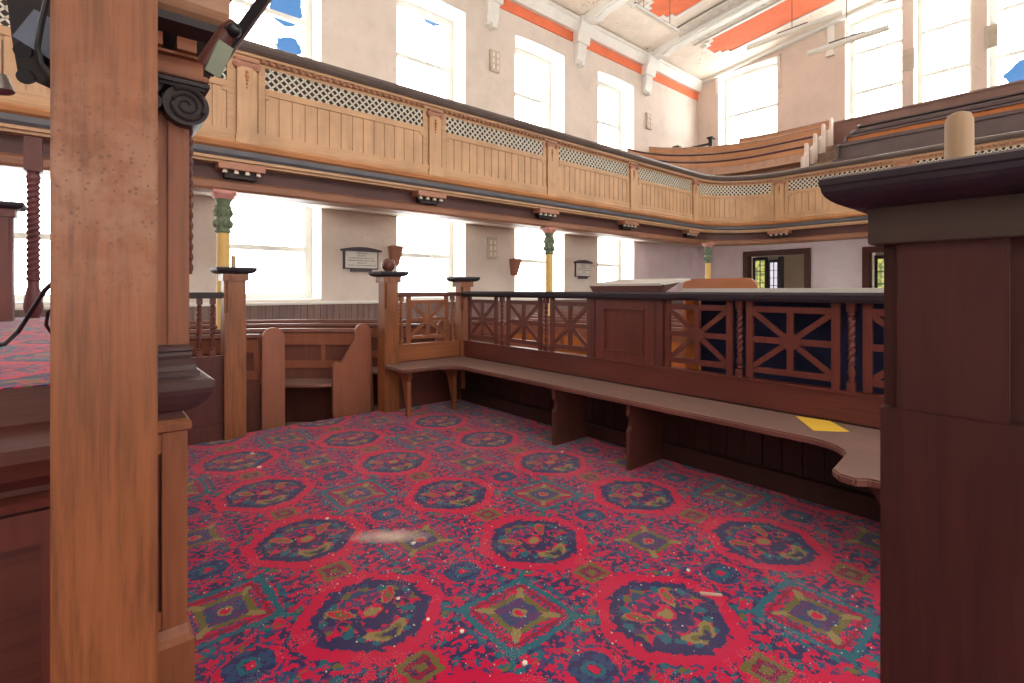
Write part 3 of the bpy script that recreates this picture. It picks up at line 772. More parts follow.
# pilasters
PS = [-3.65, -1.1, 1.45, 4.05, 6.55, 9.05, 11.62, 14.0, 16.5, 19.05, 21.6]
def local(s):
    """matrix mapping (along, z-up, out) at path s: returns function"""
    p, q = gfr(s); t = (-q[1], q[0])
    e = gp(s + .01); tt = ((e[0] - p[0]) / .01, (e[1] - p[1]) / .01)
    return lambda a, o, z: (p[0] + tt[0] * a + q[0] * o, p[1] + tt[1] * a + q[1] * o, z)
def lbox(b, L, a0, a1, o0, o1, z0, z1):
    b.hexa([L(a0, o0, z0), L(a1, o0, z0), L(a1, o1, z0), L(a0, o1, z0), L(a0, o0, z1), L(a1, o0, z1), L(a1, o1, z1), L(a0, o1, z1)])
for s in PS:
    L = local(s)
    b = B(); lbox(b, L, -.105, .105, 0, .05, 3.06, 3.90); lbox(b, L, -.12, .12, 0, .06, 2.985, 3.07)
    p = finish('pilaster', b, 'oak', gal)
    b = B(); lbox(b, L, -.125, .125, 0, .075, 3.955, 3.985); lbox(b, L, -.09, .09, 0, .06, 3.90, 3.95)
    for sg in (-1, 1):
        for rr, oo in ((.048, .062), (.034, .072), (.018, .085)):
            n = 14; pts = [(sg * .105 + rr * math.cos(k * 2 * PI / n), 3.915 + rr * math.sin(k * 2 * PI / n)) for k in range(n)]
            b.prism(pts, lambda p_: L(p_[0], 0, p_[1]), lambda p_: L(p_[0], oo, p_[1]))
    finish('ionic_capital', b, 'oakred', p)
    b = B()
    for k, rr in enumerate((.020, .026, .02, .015, .01)):
        b.sphere(L(0, .052, 3.83 - k * .045), rr, 8, 1.1)
    finish('carved_drop', b, 'oakor', p)
# moulded end blocks under the cornice
for s in [x - .04 for x in PS]:
    L = local(s)
    b = B(); lbox(b, L, -.25, .25, -.18, .03, 2.665, 2.745)
    m = finish('modillion_block', b, 'oakred', gal, .006)
    b = B(); lbox(b, L, -.17, .17, -.18, -.07, 2.58, 2.665)
    finish('bracket_shade', b, 'black', m)  # black block standing in for the shade behind the bracket
    for k in range(4):
        b = B()
        c = L(-.18 + k * .12, -.02, 2.637); b.prism([(0, 0)], None, None) if False else None
        a0 = -.18 + k * .12
        for (h0, z0_, h1, z1_) in ((.016, 2.665, .026, 2.625),):
            top = [L(a0 + dx * h0, -.03 + dy * h0, z0_) for dx, dy in ((-1, -1), (1, -1), (1, 1), (-1, 1))]; bot = [L(a0 + dx * h1, -.03 + dy * h1, z1_) for dx, dy in ((-1, -1), (1, -1), (1, 1), (-1, 1))]
            b.hexa(bot + top)
        finish('drop', b, 'ivory', m)
# bays
for i in range(len(PS) - 1):
    a, c = PS[i] + .13, PS[i + 1] - .13
    b = B()
    fr = .075
    gbox(b, a, a + fr, 0, .022, 3.14, 3.985); gbox(b, c - fr, c, 0, .022, 3.14, 3.985)
    gbox(b, a + fr, c - fr, 0, .022, 3.945, 3.985)
    gsweep(b, [(0, 3.615), (.03, 3.615), (.03, 3.68), (.02, 3.70), (0, 3.70)], a + fr, c - fr)
    for e0, e1 in ((a + fr, a + fr + .05), (c - fr - .05, c - fr)): gbox(b, e0, e1, 0, .026, 3.57, 3.62)
    bay = finish('bay_frame', b, 'oakx', gal)
    b = B(); n = 14; w = (c - a - 2 * fr) / n
    for k in range(n):
        x0 = a + fr + k * w
        gbox(b, x0 + .008, x0 + w - .008, 0, .014, 3.14, 3.615)
    finish('tongued_boards', b, 'oak', bay)
    b = B(); gbox(b, a + fr, c - fr, 0.0, .003, 3.70, 3.945); finish('grille_backing', b, 'holes', bay)
    b = B(); W = .245; pitch = .098; x0 = a + fr; x1 = c - fr; s_ = x0 - W
    while s_ < x1:
        for sg in (1, -1):
            u0, u1 = s_, s_ + W; z0, z1 = (3.70, 3.945) if sg > 0 else (3.945, 3.70)
            if u0 < x0: f = (x0 - u0) / W; z0 = z0 + (z1 - z0) * f; u0 = x0
            if u1 > x1: f = (x1 - u0) / (u1 - u0); z1 = z0 + (z1 - z0) * f; u1 = x1
            if u1 - u0 > .02:
                P0 = gp(u0, .012); P1 = gp(u1, .012); q = gfr((u0 + u1) / 2)[1]
                b.bar((P0[0], P0[1], z0), (P1[0], P1[1], z1), .012, .020, up=(0, 0, 1)) if False else b.bar((P0[0], P0[1], z0), (P1[0], P1[1], z1), .020, .010, up=(q[0], q[1], 0))
        s_ += pitch
    finish('lattice_grille', b, 'ivory', bay)
    b = B(); s_ = PS[i] + .17
    while s_ < PS[i + 1] - .15:
        P0 = gp(s_, .062); b.sphere((P0[0], P0[1], 4.0), .033, 8, .75); s_ += .088
    finish('bead_moulding', b, 'oakred', bay)
# gallery floor slabs and soffit
b = B(); b.box(XN, 13.3, GY + .1, YL, 2.74, 2.95); b.box(13.3, XE, YR, YL, 2.741, 2.951); struct(finish('floor_gallery', b, 'under'))

# ------------------------------------------------------------------ curved pews of the end gallery
def ppath(X0, yend, ymax, r, cy=6.0, cx=11.8):
    """straight from (X0,yend) to (X0,cy), then arc around (cx,cy)"""
    fr = [((X0, yend), (-1, 0)), ((X0, (yend + cy) / 2), (-1, 0))]
    for k in range(0, 15):
        t = k / 14 * PI / 2
        p = (cx + r * math.cos(t), cy + r * math.sin(t))
        if p[1] > ymax: break
        fr.append((p, (-math.cos(t), -math.sin(t))))
    return fr
glab = ['front', 'second', 'third', 'rear']
tiers = [(4.10), (4.46), (4.82), (5.12)]
for k in range(4):
    X0 = 14.0 + .6 * k; zt = (4.93, 5.30, 5.68, 5.98)[k]; zf = zt - .84
    b = B(); b.box(X0 - .52, XE if k == 3 else X0 + .08, YR, YL, 2.95 if k == 0 else tiers[k - 1] - .02, zf)
    struct(finish('floor_gallery_tier', b, 'board'))
    r = thing('gallery_pew', 'curved oak pew with pale end, %s row at the left of the end gallery' % glab[k], 'pew', (X0, 5.2, zf), 'curved pews in the end gallery')
    fr = ppath(X0, 4.86, 7.5 if k == 3 else 9.12, X0 - 11.8)
    b = B(); b.sweep([(-.015, zf), (.015, zf), (.06, zt - .04), (.03, zt - .04)], fr); finish('backrest', b, 'galpew', r)
    b = B(); b.sweep([(.02, zt - .05), (.08, zt - .05), (.09, zt - .02), (.07, zt), (.02, zt)], fr); finish('top_rail', b, 'dark' if k < 2 else 'galpew', r)
    b = B(); b.sweep([(.03, zf + .38), (.36, zf + .38), (.36, zf + .42), (.03, zf + .42)], fr); finish('seat', b, 'galpew', r)
    b = B(); b.sweep([(.055, zt - .17), (.075, zt - .17), (.085, zt - .08), (.065, zt - .08)], fr); finish('back_moulding', b, 'oakor', r)
    b = B()
    pr = [(X0 + .04, zf), (X0 - .36, zf), (X0 - .38, zf + .42), (X0 - .33, zf + .5), (X0 - .17, zf + .55), (X0 - .13, zt - .2), (X0 - .14, zt - .03), (X0 - .10, zt + .05), (X0 - .03, zt + .06), (X0 + .03, zt)]
    b.prism(pr, lambda p: (p[0], 4.80, p[1]), lambda p: (p[0], 4.86, p[1])); finish('bench_end', b, 'galend', r, .008)
    # centre block across the aisle
    r = thing('gallery_pew', 'straight grey-brown pew, %s row of the centre block in the end gallery' % glab[k], 'pew', (X0, 2.4, zf), 'straight pews in the end gallery')
    zt2 = (4.78, 5.12, 5.40, 5.45)[k]; zf = zt2 - .84 if k == 0 else zf
    b = B(); b.box(X0 - .02, X0 + .03, .1, 4.1, zf, zt2 - .05); finish('backrest', b, 'peworange' if k == 1 else 'galdark', r)
    b = B(); b.box(X0 - .07, X0 + .04, .1, 4.1, zt2 - .05, zt2); finish('top_rail', b, 'galdark', r)
    b = B(); b.box(X0 - .38, X0 - .02, .1, 4.1, zf + .38, zf + .42); finish('seat', b, 'galdark', r)
    for ye in (.06, 4.1):
        b = B(); b.prism([(X0 + .04, zf), (X0 - .36, zf), (X0 - .38, zf + .42), (X0 - .17, zf + .5), (X0 - .12, zt2 - .03), (X0 + .04, zt2 + .02)], lambda p: (p[0], ye, p[1]), lambda p: (p[0], ye + .05, p[1])); finish('bench_end', b, 'galdark', r)
b = B(); b.box(XE - .09, XE, YR, 6.3, 5.1, 6.0); b.box(XE - .13, XE, YR, 6.3, 6.0, 6.05); struct(finish('trim_8', b, 'galback'))
# stair rail in the gallery corner
r = thing('stair_railing', 'dark openwork railing with two posts in the gallery corner', 'railing', (14.8, 8.4, 4.85))
pa, pb = Vector((14.4, 8.77, 0)), Vector((15.1, 7.99, 0))
for p, zt in ((pa, 5.78), (pb, 6.03)):
    b = B(); b.frustum((p.x, p.y), [(.06, .06, 4.85), (.06, .06, zt), (.10, .10, zt + .02), (.10, .10, zt + .07)]); finish('post', b, 'black', r)
b = B(); b.bar(pa + Vector((0, 0, 5.70)), pb + Vector((0, 0, 5.90)), .06, .06); finish('handrail', b, 'black', r)
b = B(); b.bar(pa + Vector((0, 0, 5.30)), pb + Vector((0, 0, 5.45)), .05, .05)
for t in (0, .33, .66):
    q0 = pa.lerp(pb, t); q1 = pa.lerp(pb, t + .33); z0 = 5.31 + t * .15; 
    b.bar(q0 + Vector((0, 0, z0)), q1 + Vector((0, 0, z0 + .42)), .03, .03); b.bar(q0 + Vector((0, 0, z0 + .40)), q1 + Vector((0, 0, z0)), .03, .03)
finish('openwork', b, 'black', r)

# ------------------------------------------------------------------ iron columns under the gallery
def column(x, y, label):
    r = thing('gallery_column', label, 'column', (x, y, ZF), 'ochre gallery columns')
    c = (x, y)
    b = B(); b.lathe([(ZF, .10), (ZF + .25, .10), (ZF + .28, .075), (1.93, .068)], c, 20); finish('shaft', b, 'yellowcol', r, smooth=True)
    b = B(); b.lathe([(1.93, .075), (1.95, .09), (1.97, .075), (2.0, .078), (2.12, .085), (2.2, .08), (2.24, .095), (2.26, .075), (2.31, .085), (2.33, .10)], c, 20); 
    for lv, zz in ((0, 2.04), (1, 2.17)):
        for k in range(8):
            a = (k + .5 * lv) * PI / 4; b.sphere((x + .082 * math.cos(a), y + .082 * math.sin(a), zz), .03, 6, 1.7)
    finish('leaf_capital', b, 'green', r, smooth=True)
    b = B(); b.lathe([(2.33, .10), (2.36, .12), (2.39, .135), (2.405, .135)], c, 20); b.box(x - .12, x + .12, y - .12, y + .12, 2.40, 2.43); finish('abacus', b, 'pinkpaint', r)
    return r
column(1.245, 6.8, 'ochre iron column with green capital, nearest of the three, before the first window')
column(6.71, 6.8, 'ochre iron column with green capital, beside the third lower window')
column(11.98, 6.42, 'ochre iron column with dark capital under the rounded gallery corner')

# ------------------------------------------------------------------ ground floor pews, curved round the platform
CC = (-.6, 2.6)
def arc(r, t0, t1, n=14, skew=None):
    if skew is not None:     # first frame cut parallel to the aisle, along X
        tt = math.asin((skew - CC[1]) / r); t2 = max(t0 if t0 > tt + .02 else tt + .02, math.asin((skew + .03 - CC[1]) / (r - .42)))
        return [((CC[0] + r * math.cos(tt), skew), (-1 / math.cos(tt) * .8, 0))] + arc(r, t2, t1, n - 1)
    return [((CC[0] + r * math.cos(t), CC[1] + r * math.sin(t)), (-math.cos(t), -math.sin(t))) for t in [t0 + (t1 - t0) * k / n for k in range(n + 1)]]
def pew(r_, t0, t1, label, group, ends=(True, True), mat='pew', seat=True, top=.84, skew=None):
    fr = arc(r_, math.radians(t0), math.radians(t1), skew=skew); mid = fr[7][0]
    r = thing('curved_pew', label, 'pew', (mid[0], mid[1], ZF), group)
    z0 = ZF
    b = B(); b.sweep([(-.012, z0), (.012, z0), (.05, top - .04), (.026, top - .04)], fr); finish('backrest', b, mat, r)
    b = B(); b.sweep([(-.02, top - .05), (.075, top - .05), (.085, top - .03), (.07, top), (-.01, top)], fr); finish('top_rail', b, 'pew', r)
    # stiles and rails on the seat side of the back
    b = B(); b.sweep([(.048, top - .17), (.068, top - .17), (.078, top - .05), (.058, top - .05)], fr); b.sweep([(.026, .42), (.05, .42), (.055, .50), (.03, .50)], fr)
    ln = r_ * math.radians(abs(t1 - t0)); k = max(2, int(ln / .55))
    for i in range(k + 1):
        ta = t0 if skew is None else t0 + 7; t = math.radians(ta + (t1 - ta) * min(.985, max(.015, i / k))); dt = .022 / r_
        b.sweep([(.028, .48), (.050, .48), (.068, top - .16), (.046, top - .16)], [((CC[0] + r_ * math.cos(q), CC[1] + r_ * math.sin(q)), (-math.cos(q), -math.sin(q))) for q in (t - dt, t + dt)])
    finish('back_framing', b, 'pewend', r)
    if seat:
        b = B(); b.sweep([(.02, .27), (.38, .27), (.395, .285), (.38, .305), (.02, .305)], fr); finish('seat', b, 'pew', r)
        b = B(); b.sweep([(.08, ZF), (.095, ZF), (.095, .27), (.08, .27)], fr); finish('seat_front', b, 'dark', r)
    else:
        b = B(); b.sweep([(-.02, top - .13), (-.20, top - .18), (-.20, top - .16), (-.02, top - .11)], fr); finish('book_ledge', b, 'pew', r)
    return r
def end_panel(r, x0, x1, y, rise, scroll=True, t=.05):
    """bench end lying along X at the aisle"""
    b = B(); zt = .90
    if scroll:
        hc = (x1 - .085, zt - .085)
        pts = [(x1, ZF), (x0 + .03, ZF), (x0 + .02, ZF + .08), (x0, ZF + .16), (x0, .46), (x0 - .005, .50), (x0 + .02, .53), (x0 + .06, .52), (x0 + .09, .51)]
        pts += [(hc[0] - .085 + .0, hc[1] - .08)]
        for k in range(0, 13):
            a = PI * 1.08 - k * PI * 1.08 / 12
            pts.append((hc[0] + .085 * math.cos(a), hc[1] + .085 * math.sin(a)))
    else:
        hw = (x1 - x0) / 2; pts = [(x1, ZF), (x0, ZF)] + [((x0 + x1) / 2 - hw * math.cos(k * PI / 12), zt - hw + hw * math.sin(k * PI / 12)) for k in range(13)]
    b.xz(pts, y, y + t); return finish('bench_end', b, 'pewend', r, .006)
def tstart(r_, y=5.0): return math.degrees(math.asin((y - CC[1]) / r_))
p0 = pew(3.10, 53.5, 76, 'low pew front screen with round-topped end, right beside the first newel post', 'curved pews under the left gallery', seat=False)
end_panel(p0, 1.23, 1.43, 4.99, 0, False)
p1 = pew(3.78, tstart(3.78) + .6, 78, 'short side pew with scrolled end, between the two newel posts', 'curved pews under the left gallery', skew=5.0)
end_panel(p1, 1.88, 2.28, 4.97, 0)
side_names = ['second', 'third', 'fourth', 'fifth']
for k, rr in enumerate((4.62, 5.42)):
    if rr < 6.5: t1 = 100
    else: t1 = 68
    if rr + CC[1] > 9.0: t1 = math.degrees(math.asin(min(1, (9.02 - CC[1]) / rr)))
    q = pew(rr, tstart(rr, 5.05) if rr < 5 else max(38, tstart(rr, 5.05)), t1, 'curved side pew under the gallery, %s row behind the scrolled end' % side_names[k], 'curved pews under the left gallery', skew=5.02)
    if k == 0: end_panel(q, 2.98, 3.28, 4.98, 0)
cn = ['first', 'second', 'third', 'fourth', 'fifth', 'sixth', 'seventh', 'eighth', 'ninth', 'tenth', 'eleventh']
for k in range(8):
    rr = 6.05 + .82 * k
    pew(rr, 32 if k < 6 else 26, -26 if rr < 9 else -12, 'curved centre pew beyond the carved rail, %s row back' % cn[k], 'curved pews in the centre of the hall', mat='pew' if k % 3 else 'peworange', top=.80)

# ------------------------------------------------------------------ newel posts
def newel(x, y, w=.084, h0=0.0, label='', topkind='peg', mat='mid', hcap=1.44, capm='cap', small=False):
    r = thing('newel_post', label, 'post', (x, y, h0))
    dz = hcap - 1.44
    z_ch0, z_ch1 = 1.055 + dz, 1.30 + dz
    # square shaft with chamfer-recessed arrises
    k = .022
    b = B()
    b.frustum((x, y), [(w, w, h0), (w, w, z_ch0)])
    oc = lambda hw, c_: [(-hw + c_, -hw), (hw - c_, -hw), (hw - c_, -hw + c_), (hw, -hw + c_), (hw, hw - c_), (hw - c_, hw - c_), (hw - c_, hw), (-hw + c_, hw), (-hw + c_, hw - c_), (-hw, hw - c_), (-hw, -hw + c_), (-hw + c_, -hw + c_)]
    b.xy([(x + p[0], y + p[1]) for p in oc(w, k)], z_ch0, 1.335 + dz)
    finish('shaft', b, mat, r, .0015)
    b = B(); b.frustum((x, y), [(w + .014, w + .014, 1.326 + dz), (w + .014, w + .014, 1.388 + dz)]); finish('neck_block', b, 'necking' if mat == 'newel' else mat, r, .002)
    c_ = .062
    prof = [(w + .014, w + .014, 1.386 + dz)]
    for i in range(8):
        a = i / 7 * PI / 2
        prof.append((w + .016 + .052 * math.sin(a), w + .016 + .052 * math.sin(a), 1.387 + dz + .036 * (1 - math.cos(a))))
    prof += [(w + .070, w + .070, 1.426 + dz), (w + .070, w + .070, 1.436 + dz), (w + .064, w + .064, 1.44 + dz)]
    b = B(); b.frustum((x, y), prof); finish('moulded_cap', b, capm, r)
    if topkind == 'peg':
        b = B(); b.lathe([(1.44 + dz, .0190), (1.53 + dz, .0185), (1.541 + dz, .015), (1.545 + dz, .006)], (x, y), 18); finish('broken_peg', b, 'peg', r, smooth=True)
    elif topkind == 'ball':
        b = B(); b.lathe([(1.44 + dz, .03), (1.45 + dz, .022)], (x, y), 16); b.sphere((x, y, 1.508 + dz), .070, 22); finish('ball_finial', b, 'ball', r, smooth=True)
    return r
newel(1.103, .151, .088, 0, 'dark newel post with moulded cap and pale peg, close up at right', 'peg', 'newel')
newel(.955, 4.79, .082, 0, 'brown newel post with a broken peg on its cap, left of the steps', 'peg', 'post')
newel(2.39, 4.79, .082, 0, 'brown newel post topped by a dark wooden ball finial', 'ball', 'post')
newel(3.33, 4.79, .072, 0, 'shorter corner post with plain cap where the carved rails meet', 'none', 'mid', hcap=1.40)

# ------------------------------------------------------------------ carved rail
def spindle(parent, x, y, z0, z1, blk=.05, w=.021, name='twisted_spindle', mat='red', tw=150, world=True):
    b = B(); b.box(x - w, x + w, y - w, y + w, z1 - blk, z1); b.box(x - w, x + w, y - w, y + w, z0, z0 + blk)
    L = z1 - z0 - 2 * blk; za = z0 + blk
    prof = [(za, .014), (za + .012, .020), (za + .022, .013), (za + .05, .023), (za + .085, .013), (za + .10, .017)]
    nn = 44; zb = za + .105; zc_ = z1 - blk - .045
    prof += [(zb + (zc_ - zb) * k / nn, .0165, 1) for k in range(nn + 1)]
    prof += [(zc_ + .008, .019), (zc_ + .018, .013), (zc_ + .028, .021), (zc_ + .045, .013)]
    b.lathe(prof, (x, y), 14, tw, .24); return finish(name, b, mat, parent, smooth=True, world=world)
def jack_panel(parent, axis, fixed, a, c, z0, z1, mat, t=.026, sw=.045, full=None, name='cross_panel'):
    """union-cross fretwork panel from a to c along 'axis' (x or y)"""
    b = B(); f0, f1 = fixed - t / 2, fixed + t / 2
    def bx(u0, u1, w0, w1, tt=0.0):
        if axis == 'y': b.box(f0 + tt, f1 - tt, u0, u1, w0, w1)
        else: b.box(u0, u1, f0 + tt, f1 - tt, w0, w1)
    zf0, zf1 = full if full else (z0, z1)
    bx(a, a + sw, zf0, zf1); bx(c - sw, c, zf0, zf1)
    bx(a + sw, c - sw, z1 - sw * .85, z1); bx(a + sw, c - sw, z0, z0 + sw * .85)
    st = finish(name, b, mat, parent, .002)
    b = B(); m = (a + c) / 2; zm = (z0 + z1) / 2; h = sw * .42
    bx(m - h, m + h, z0 + sw * .8, z1 - sw * .8, .003); bx(a + sw, c - sw, zm - h, zm + h, .002)
    P = (lambda u, z: (fixed, u, z)) if axis == 'y' else (lambda u, z: (u, fixed, z))
    up = (1, 0, 0) if axis == 'y' else (0, 1, 0)
    b.bar(P(a + sw * .8, z0 + sw * .7), P(c - sw * .8, z1 - sw * .7), sw * .75, t * .62, up); b.bar(P(a + sw * .8, z1 - sw * .7), P(c - sw * .8, z0 + sw * .7), sw * .75, t * .56, up)
    # stepped boss at the crossing
    n = 8; pts = [(m + .062 * math.cos((k + .5) * PI / 4), zm + .052 * math.sin((k + .5) * PI / 4)) for k in range(8)]
    if axis == 'y': b.yz(pts, f0 - .001, f1 + .001)
    else: b.xz(pts, f0 - .001, f1 + .001)
    finish('fret_bars', b, mat, st)
    return st
XR = 3.32
rail = thing('carved_rail', 'long dark carved rail with crossed fret panels and twisted spindles behind the bench', 'railing', (XR, 2.45, 0))
b = B(); b.xz([(XR - .06, 1.175), (XR + .06, 1.175), (XR + .075, 1.195), (XR + .08, 1.22), (XR + .07, 1.235), (XR - .07, 1.235), (XR - .08, 1.22), (XR - .075, 1.195)], .22, 4.71)
finish('handrail', b, 'cap', rail)
b = B(); b.box(XR - .03, XR + .03, .22, 4.71, .50, .655); finish('back_board', b, 'darky', rail)
b = B(); b.box(XR - .04, XR + .04, .22, 4.71, .655, .675); finish('bottom_rail', b, 'darky', rail, .004)
b = B(); y = .22
while y < 4.70:
    b.box(XR - .02, XR + .02, y + .003, min(y + .115, 4.71), ZF + .15, .50); y += .118
finish('boarding', b, 'under_seat_shade', rail)
b = B(); b.box(XR - .07, XR - .02, .22, 4.71, 0, .11); b.box(XR - .085, XR - .02, .22, 4.71, .10, .125); finish('skirting', b, 'under_seat_shade', rail, .004)
for a, c, m in ((4.14, 4.66, 'red'), (3.46, 3.98, 'red'), (2.84, 3.34, 'red'), (1.60, 2.12, 'red'), (.97, 1.51, 'red'), (.32, .86, 'red')):
    jack_panel(rail, 'y', XR, a, c, .715, 1.145, m, full=(.675, 1.175))
for y in (4.06, 3.40, 1.555, .915):
    spindle(rail, XR, y, .675, 1.175)
# solid middle panel with raised frame
b = B(); b.box(XR - .012, XR + .012, 2.20, 2.78, .675, 1.175); sp = finish('solid_panel', b, 'red', rail)
b = B()
for y0, y1, z0, z1 in ((2.20, 2.29, .675, 1.175), (2.69, 2.78, .675, 1.175), (2.29, 2.69, 1.10, 1.175), (2.29, 2.69, .675, .75)): b.box(XR - .026, XR - .008, y0, y1, z0, z1)
for y0, y1, z0, z1 in ((2.29, 2.30, .75, 1.10), (2.68, 2.69, .75, 1.10), (2.29, 2.69, 1.09, 1.10), (2.29, 2.69, .75, .76)): b.box(XR - .032, XR - .008, y0, y1, z0, z1)
finish('panel_frame', b, 'red', sp, .002)
for y0, y1 in ((2.785, 2.835), (2.125, 2.195)):
    b = B(); b.box(XR - .03, XR + .03, y0, y1, .675, 1.175); finish('muntin', b, 'dark', rail)
# short rail between ball newel and corner post
rl = thing('carved_rail', 'short brown carved rail with one crossed panel beside the ball-topped post', 'railing', (2.87, 4.79, 0))
b = B(); b.box(2.475, 3.26, 4.73, 4.85, 1.18, 1.225); finish('handrail', b, 'darkx', rl, .008)
b = B(); b.box(2.475, 3.26, 4.765, 4.815, .50, .66); finish('back_board', b, 'midx', rl)
b = B(); b.box(2.475, 3.26, 4.755, 4.825, .66, .675); finish('bottom_rail', b, 'midx', rl)
b = B(); b.box(2.475, 3.26, 4.77, 4.81, 0, .50); finish('boarding', b, 'dark', rl)
jack_panel(rl, 'x', 4.79, 2.60, 3.12, .72, 1.14, 'mid', full=(.675, 1.18))
for x in (2.535, 3.18): spindle(rl, x, 4.79, .675, 1.18, mat='mid')
# balustrade left of the first newel
rb = thing('balustrade', 'low balustrade with twisted spindles left of the first newel post', 'railing', (.4, 4.79, 0))
b = B(); b.box(.06, .872, 4.735, 4.845, 1.18, 1.23); finish('handrail', b, 'black', rb, .008)
b = B(); b.box(.06, .872, 4.76, 4.82, .66, .70); finish('bottom_rail', b, 'darkx', rb)
b = B(); b.box(.06, .872, 4.77, 4.81, 0, .66); b.box(.06, .872, 4.75, 4.77, 0, .14); finish('boarding', b, 'dark', rb)
for k in range(8): spindle(rb, .80 - k * .095, 4.79, .70, 1.18, mat='red')

# ------------------------------------------------------------------ bench
bench = thing('bench', 'long worn wooden bench with rounded inner corners along the carved rail', 'bench', (3.0, 2.45, 0))
def fillet(cx, cy, r, a0, a1, n=8): return [(cx + r * math.cos(a0 + (a1 - a0) * k / n), cy + r * math.sin(a0 + (a1 - a0) * k / n)) for k in range(n + 1)]
Z0, Z1 = .455, .49
xf = 2.84
pts = [(XR - .03, .22), (XR - .03, 4.765), (2.475, 4.765), (2.475, 4.70), (2.33, 4.70)] + fillet(2.33, 4.34, .05, PI, 1.5 * PI, 4)
pts[5:] = [(2.28, 4.66), (2.28, 4.30), (2.31, 4.27)]
pts += [(2.58, 4.27)] + fillet(2.60, 4.03, .24, PI / 2, 0, 8)
pts += fillet(2.62, .98, .22, 0, -PI / 2, 8) + [(2.42, .74), (2.37, .70), (2.36, .64), (2.40, .60)]
pts += [(2.40, .24), (2.44, .22)]
b = B(); b.xy(pts, Z0, Z1)
o = finish('seat', b, 'bench', bench, .008)
def support(y, x0=2.86, axis='y'):
    b = B()
    b.xz([(x0, 0), (XR - .07, 0), (XR - .07, .455), (x0 + .00, .455), (x0, .38), (x0 + .03, .34), (x0 + .03, .30), (x0, .27)], y - .018, y + .018)
    return finish('support', b, 'support', bench, .003)
for y in (2.85, 2.12): support(y)
def leg(x, y):
    b = B(); b.yz([(y, 0), (y + .035, 0), (y + .035, .10), (y + .12, .34), (y + .20, .40), (y + .20, .455), (y - .02, .455), (y - .02, .38), (y + .01, .34), (y, .30)], x - .022, x + .022)
    b2 = finish('leg', b, 'mid', bench, .003)
leg(2.43, 4.42); leg(2.93, 4.36)
b = B(); b.yz([(.66, .455), (.22, .455), (.22, .2), (.48, .22), (.57, .27), (.61, .36), (.65, .42)], 2.55, 2.62); finish('bracket', b, 'support', bench, .003)
b = B(); b.box(2.50, XR - .05, .2, .23, 0, .455); finish('end_board', b, 'dark', bench)
b = B(); b.xy([(3.24, 1.18), (3.27, 1.01), (3.11, .87), (2.99, 1.00)], .4905, .4945)
tag(finish('yellow_booklet', b, 'yellow'), 'yellow paper booklet lying on the right end of the bench', 'booklet')

# ------------------------------------------------------------------ reading desk, table and chair beyond the rail
r = thing('reading_desk', 'sloping reading desk with dusty top, standing on the middle of the carved rail', 'lectern', (XR, 2.5, 1.235))
b = B(); b.yz([(2.15, 1.235), (2.79, 1.235), (2.83, 1.29), (2.11, 1.29)], XR - .05, XR - .02); finish('front_board', b, 'dark', r, .003)
b = B(); b.prism([(2.12, 0), (2.82, 0), (2.82, 1), (2.12, 1)], lambda p: (XR - .06 + p[1] * .42, p[0], 1.283 + p[1] * .045), lambda p: (XR - .06 + p[1] * .42, p[0], 1.300 + p[1] * .045))
finish('desk_top', b, 'dusttop', r)
b = B(); b.xz([(XR - .02, 1.235), (XR + .08, 1.235), (XR + .30, 1.315), (XR - .02, 1.285)], 2.17, 2.20); finish('side_cheek', b, 'dark', r)
b = B(); b.xz([(XR - .02, 1.235), (XR + .08, 1.235), (XR + .30, 1.315), (XR - .02, 1.285)], 2.75, 2.78); finish('side_cheek', b, 'dark', r)
r = thing('communion_table', 'table with pale dusty top and navy cloth, just beyond the right of the rail', 'table', (3.8, 1.15, ZF))
b = B(); b.box(3.42, 4.15, .15, 2.05, 1.222, 1.262); finish('table_top', b, 'dusttop', r, .006)
b = B(); b.box(3.55, 4.08, .24, 1.96, ZF + .04, 1.222); finish('cloth', b, 'navy', r)
for x, y in ((3.50, 2.0), (3.50, .2), (4.1, 2.0), (4.1, .2)):
    b = B(); b.box(x - .035, x + .035, y - .035, y + .035, ZF, 1.222); finish('leg', b, 'peworange', r, .004)
r = thing('chair', 'light brown wooden chair with rounded back top, beyond the carved rail', 'chair', (4.45, 2.2, ZF))
b = B(); n = 6
pts = [(1.88, .62), (2.56, .62)] + fillet(2.48, 1.27, .085, 0, PI / 2, n) + fillet(1.96, 1.27, .085, PI / 2, PI, n)
b.yz(pts, 4.30, 4.335); finish('backrest', b, wood('tan_chair_wood', (176, 112, 78), 'Y', .4, .2), r, .006)
b = B(); b.box(4.34, 4.80, 1.90, 2.54, .30, .35); finish('seat', b, 'pew', r, .008)
for x in (4.33, 4.77):
    for y in (1.93, 2.51):
        b = B(); b.box(x - .022, x + .022, y - .022, y + .022, ZF, .62 if x < 4.5 else .30); finish('leg', b, 'pew', r)

# ------------------------------------------------------------------ pulpit side, left foreground
b = B(); b.frustum((.0315, 1.385), [(.0845, .085, 0), (.0845, .085, 2.9)]); 
tag(finish('square_post', b, 'post', bevel=.004), 'large square orange-brown pine post rising through the left foreground', 'post')
pul = thing('pulpit_platform', 'raised dark panelled pulpit platform at the far left', 'platform', (-1.5, 3.2, 0))
b = B(); b.box(-4.6, -.06, 1.86, 6.4, 0, .997); finish('panelled_body', b, 'dark', pul)
b = B(); b.box(-4.6, -.06, 1.815, 1.86, .86, .997); b.box(-4.6, -.06, 1.62, 1.86, 0, .80)
b.yz([(1.62, .80), (1.58, .80), (1.545, .83), (1.53, .87), (1.53, .90), (1.86, .90), (1.86, .80)], -4.6, -.015)
finish('moulded_ledge', b, 'darkx', pul, 0)
b = B(); b.yz([(1.62, .74), (1.595, .745), (1.59, .765), (1.62, .775)], -4.6, -.02)
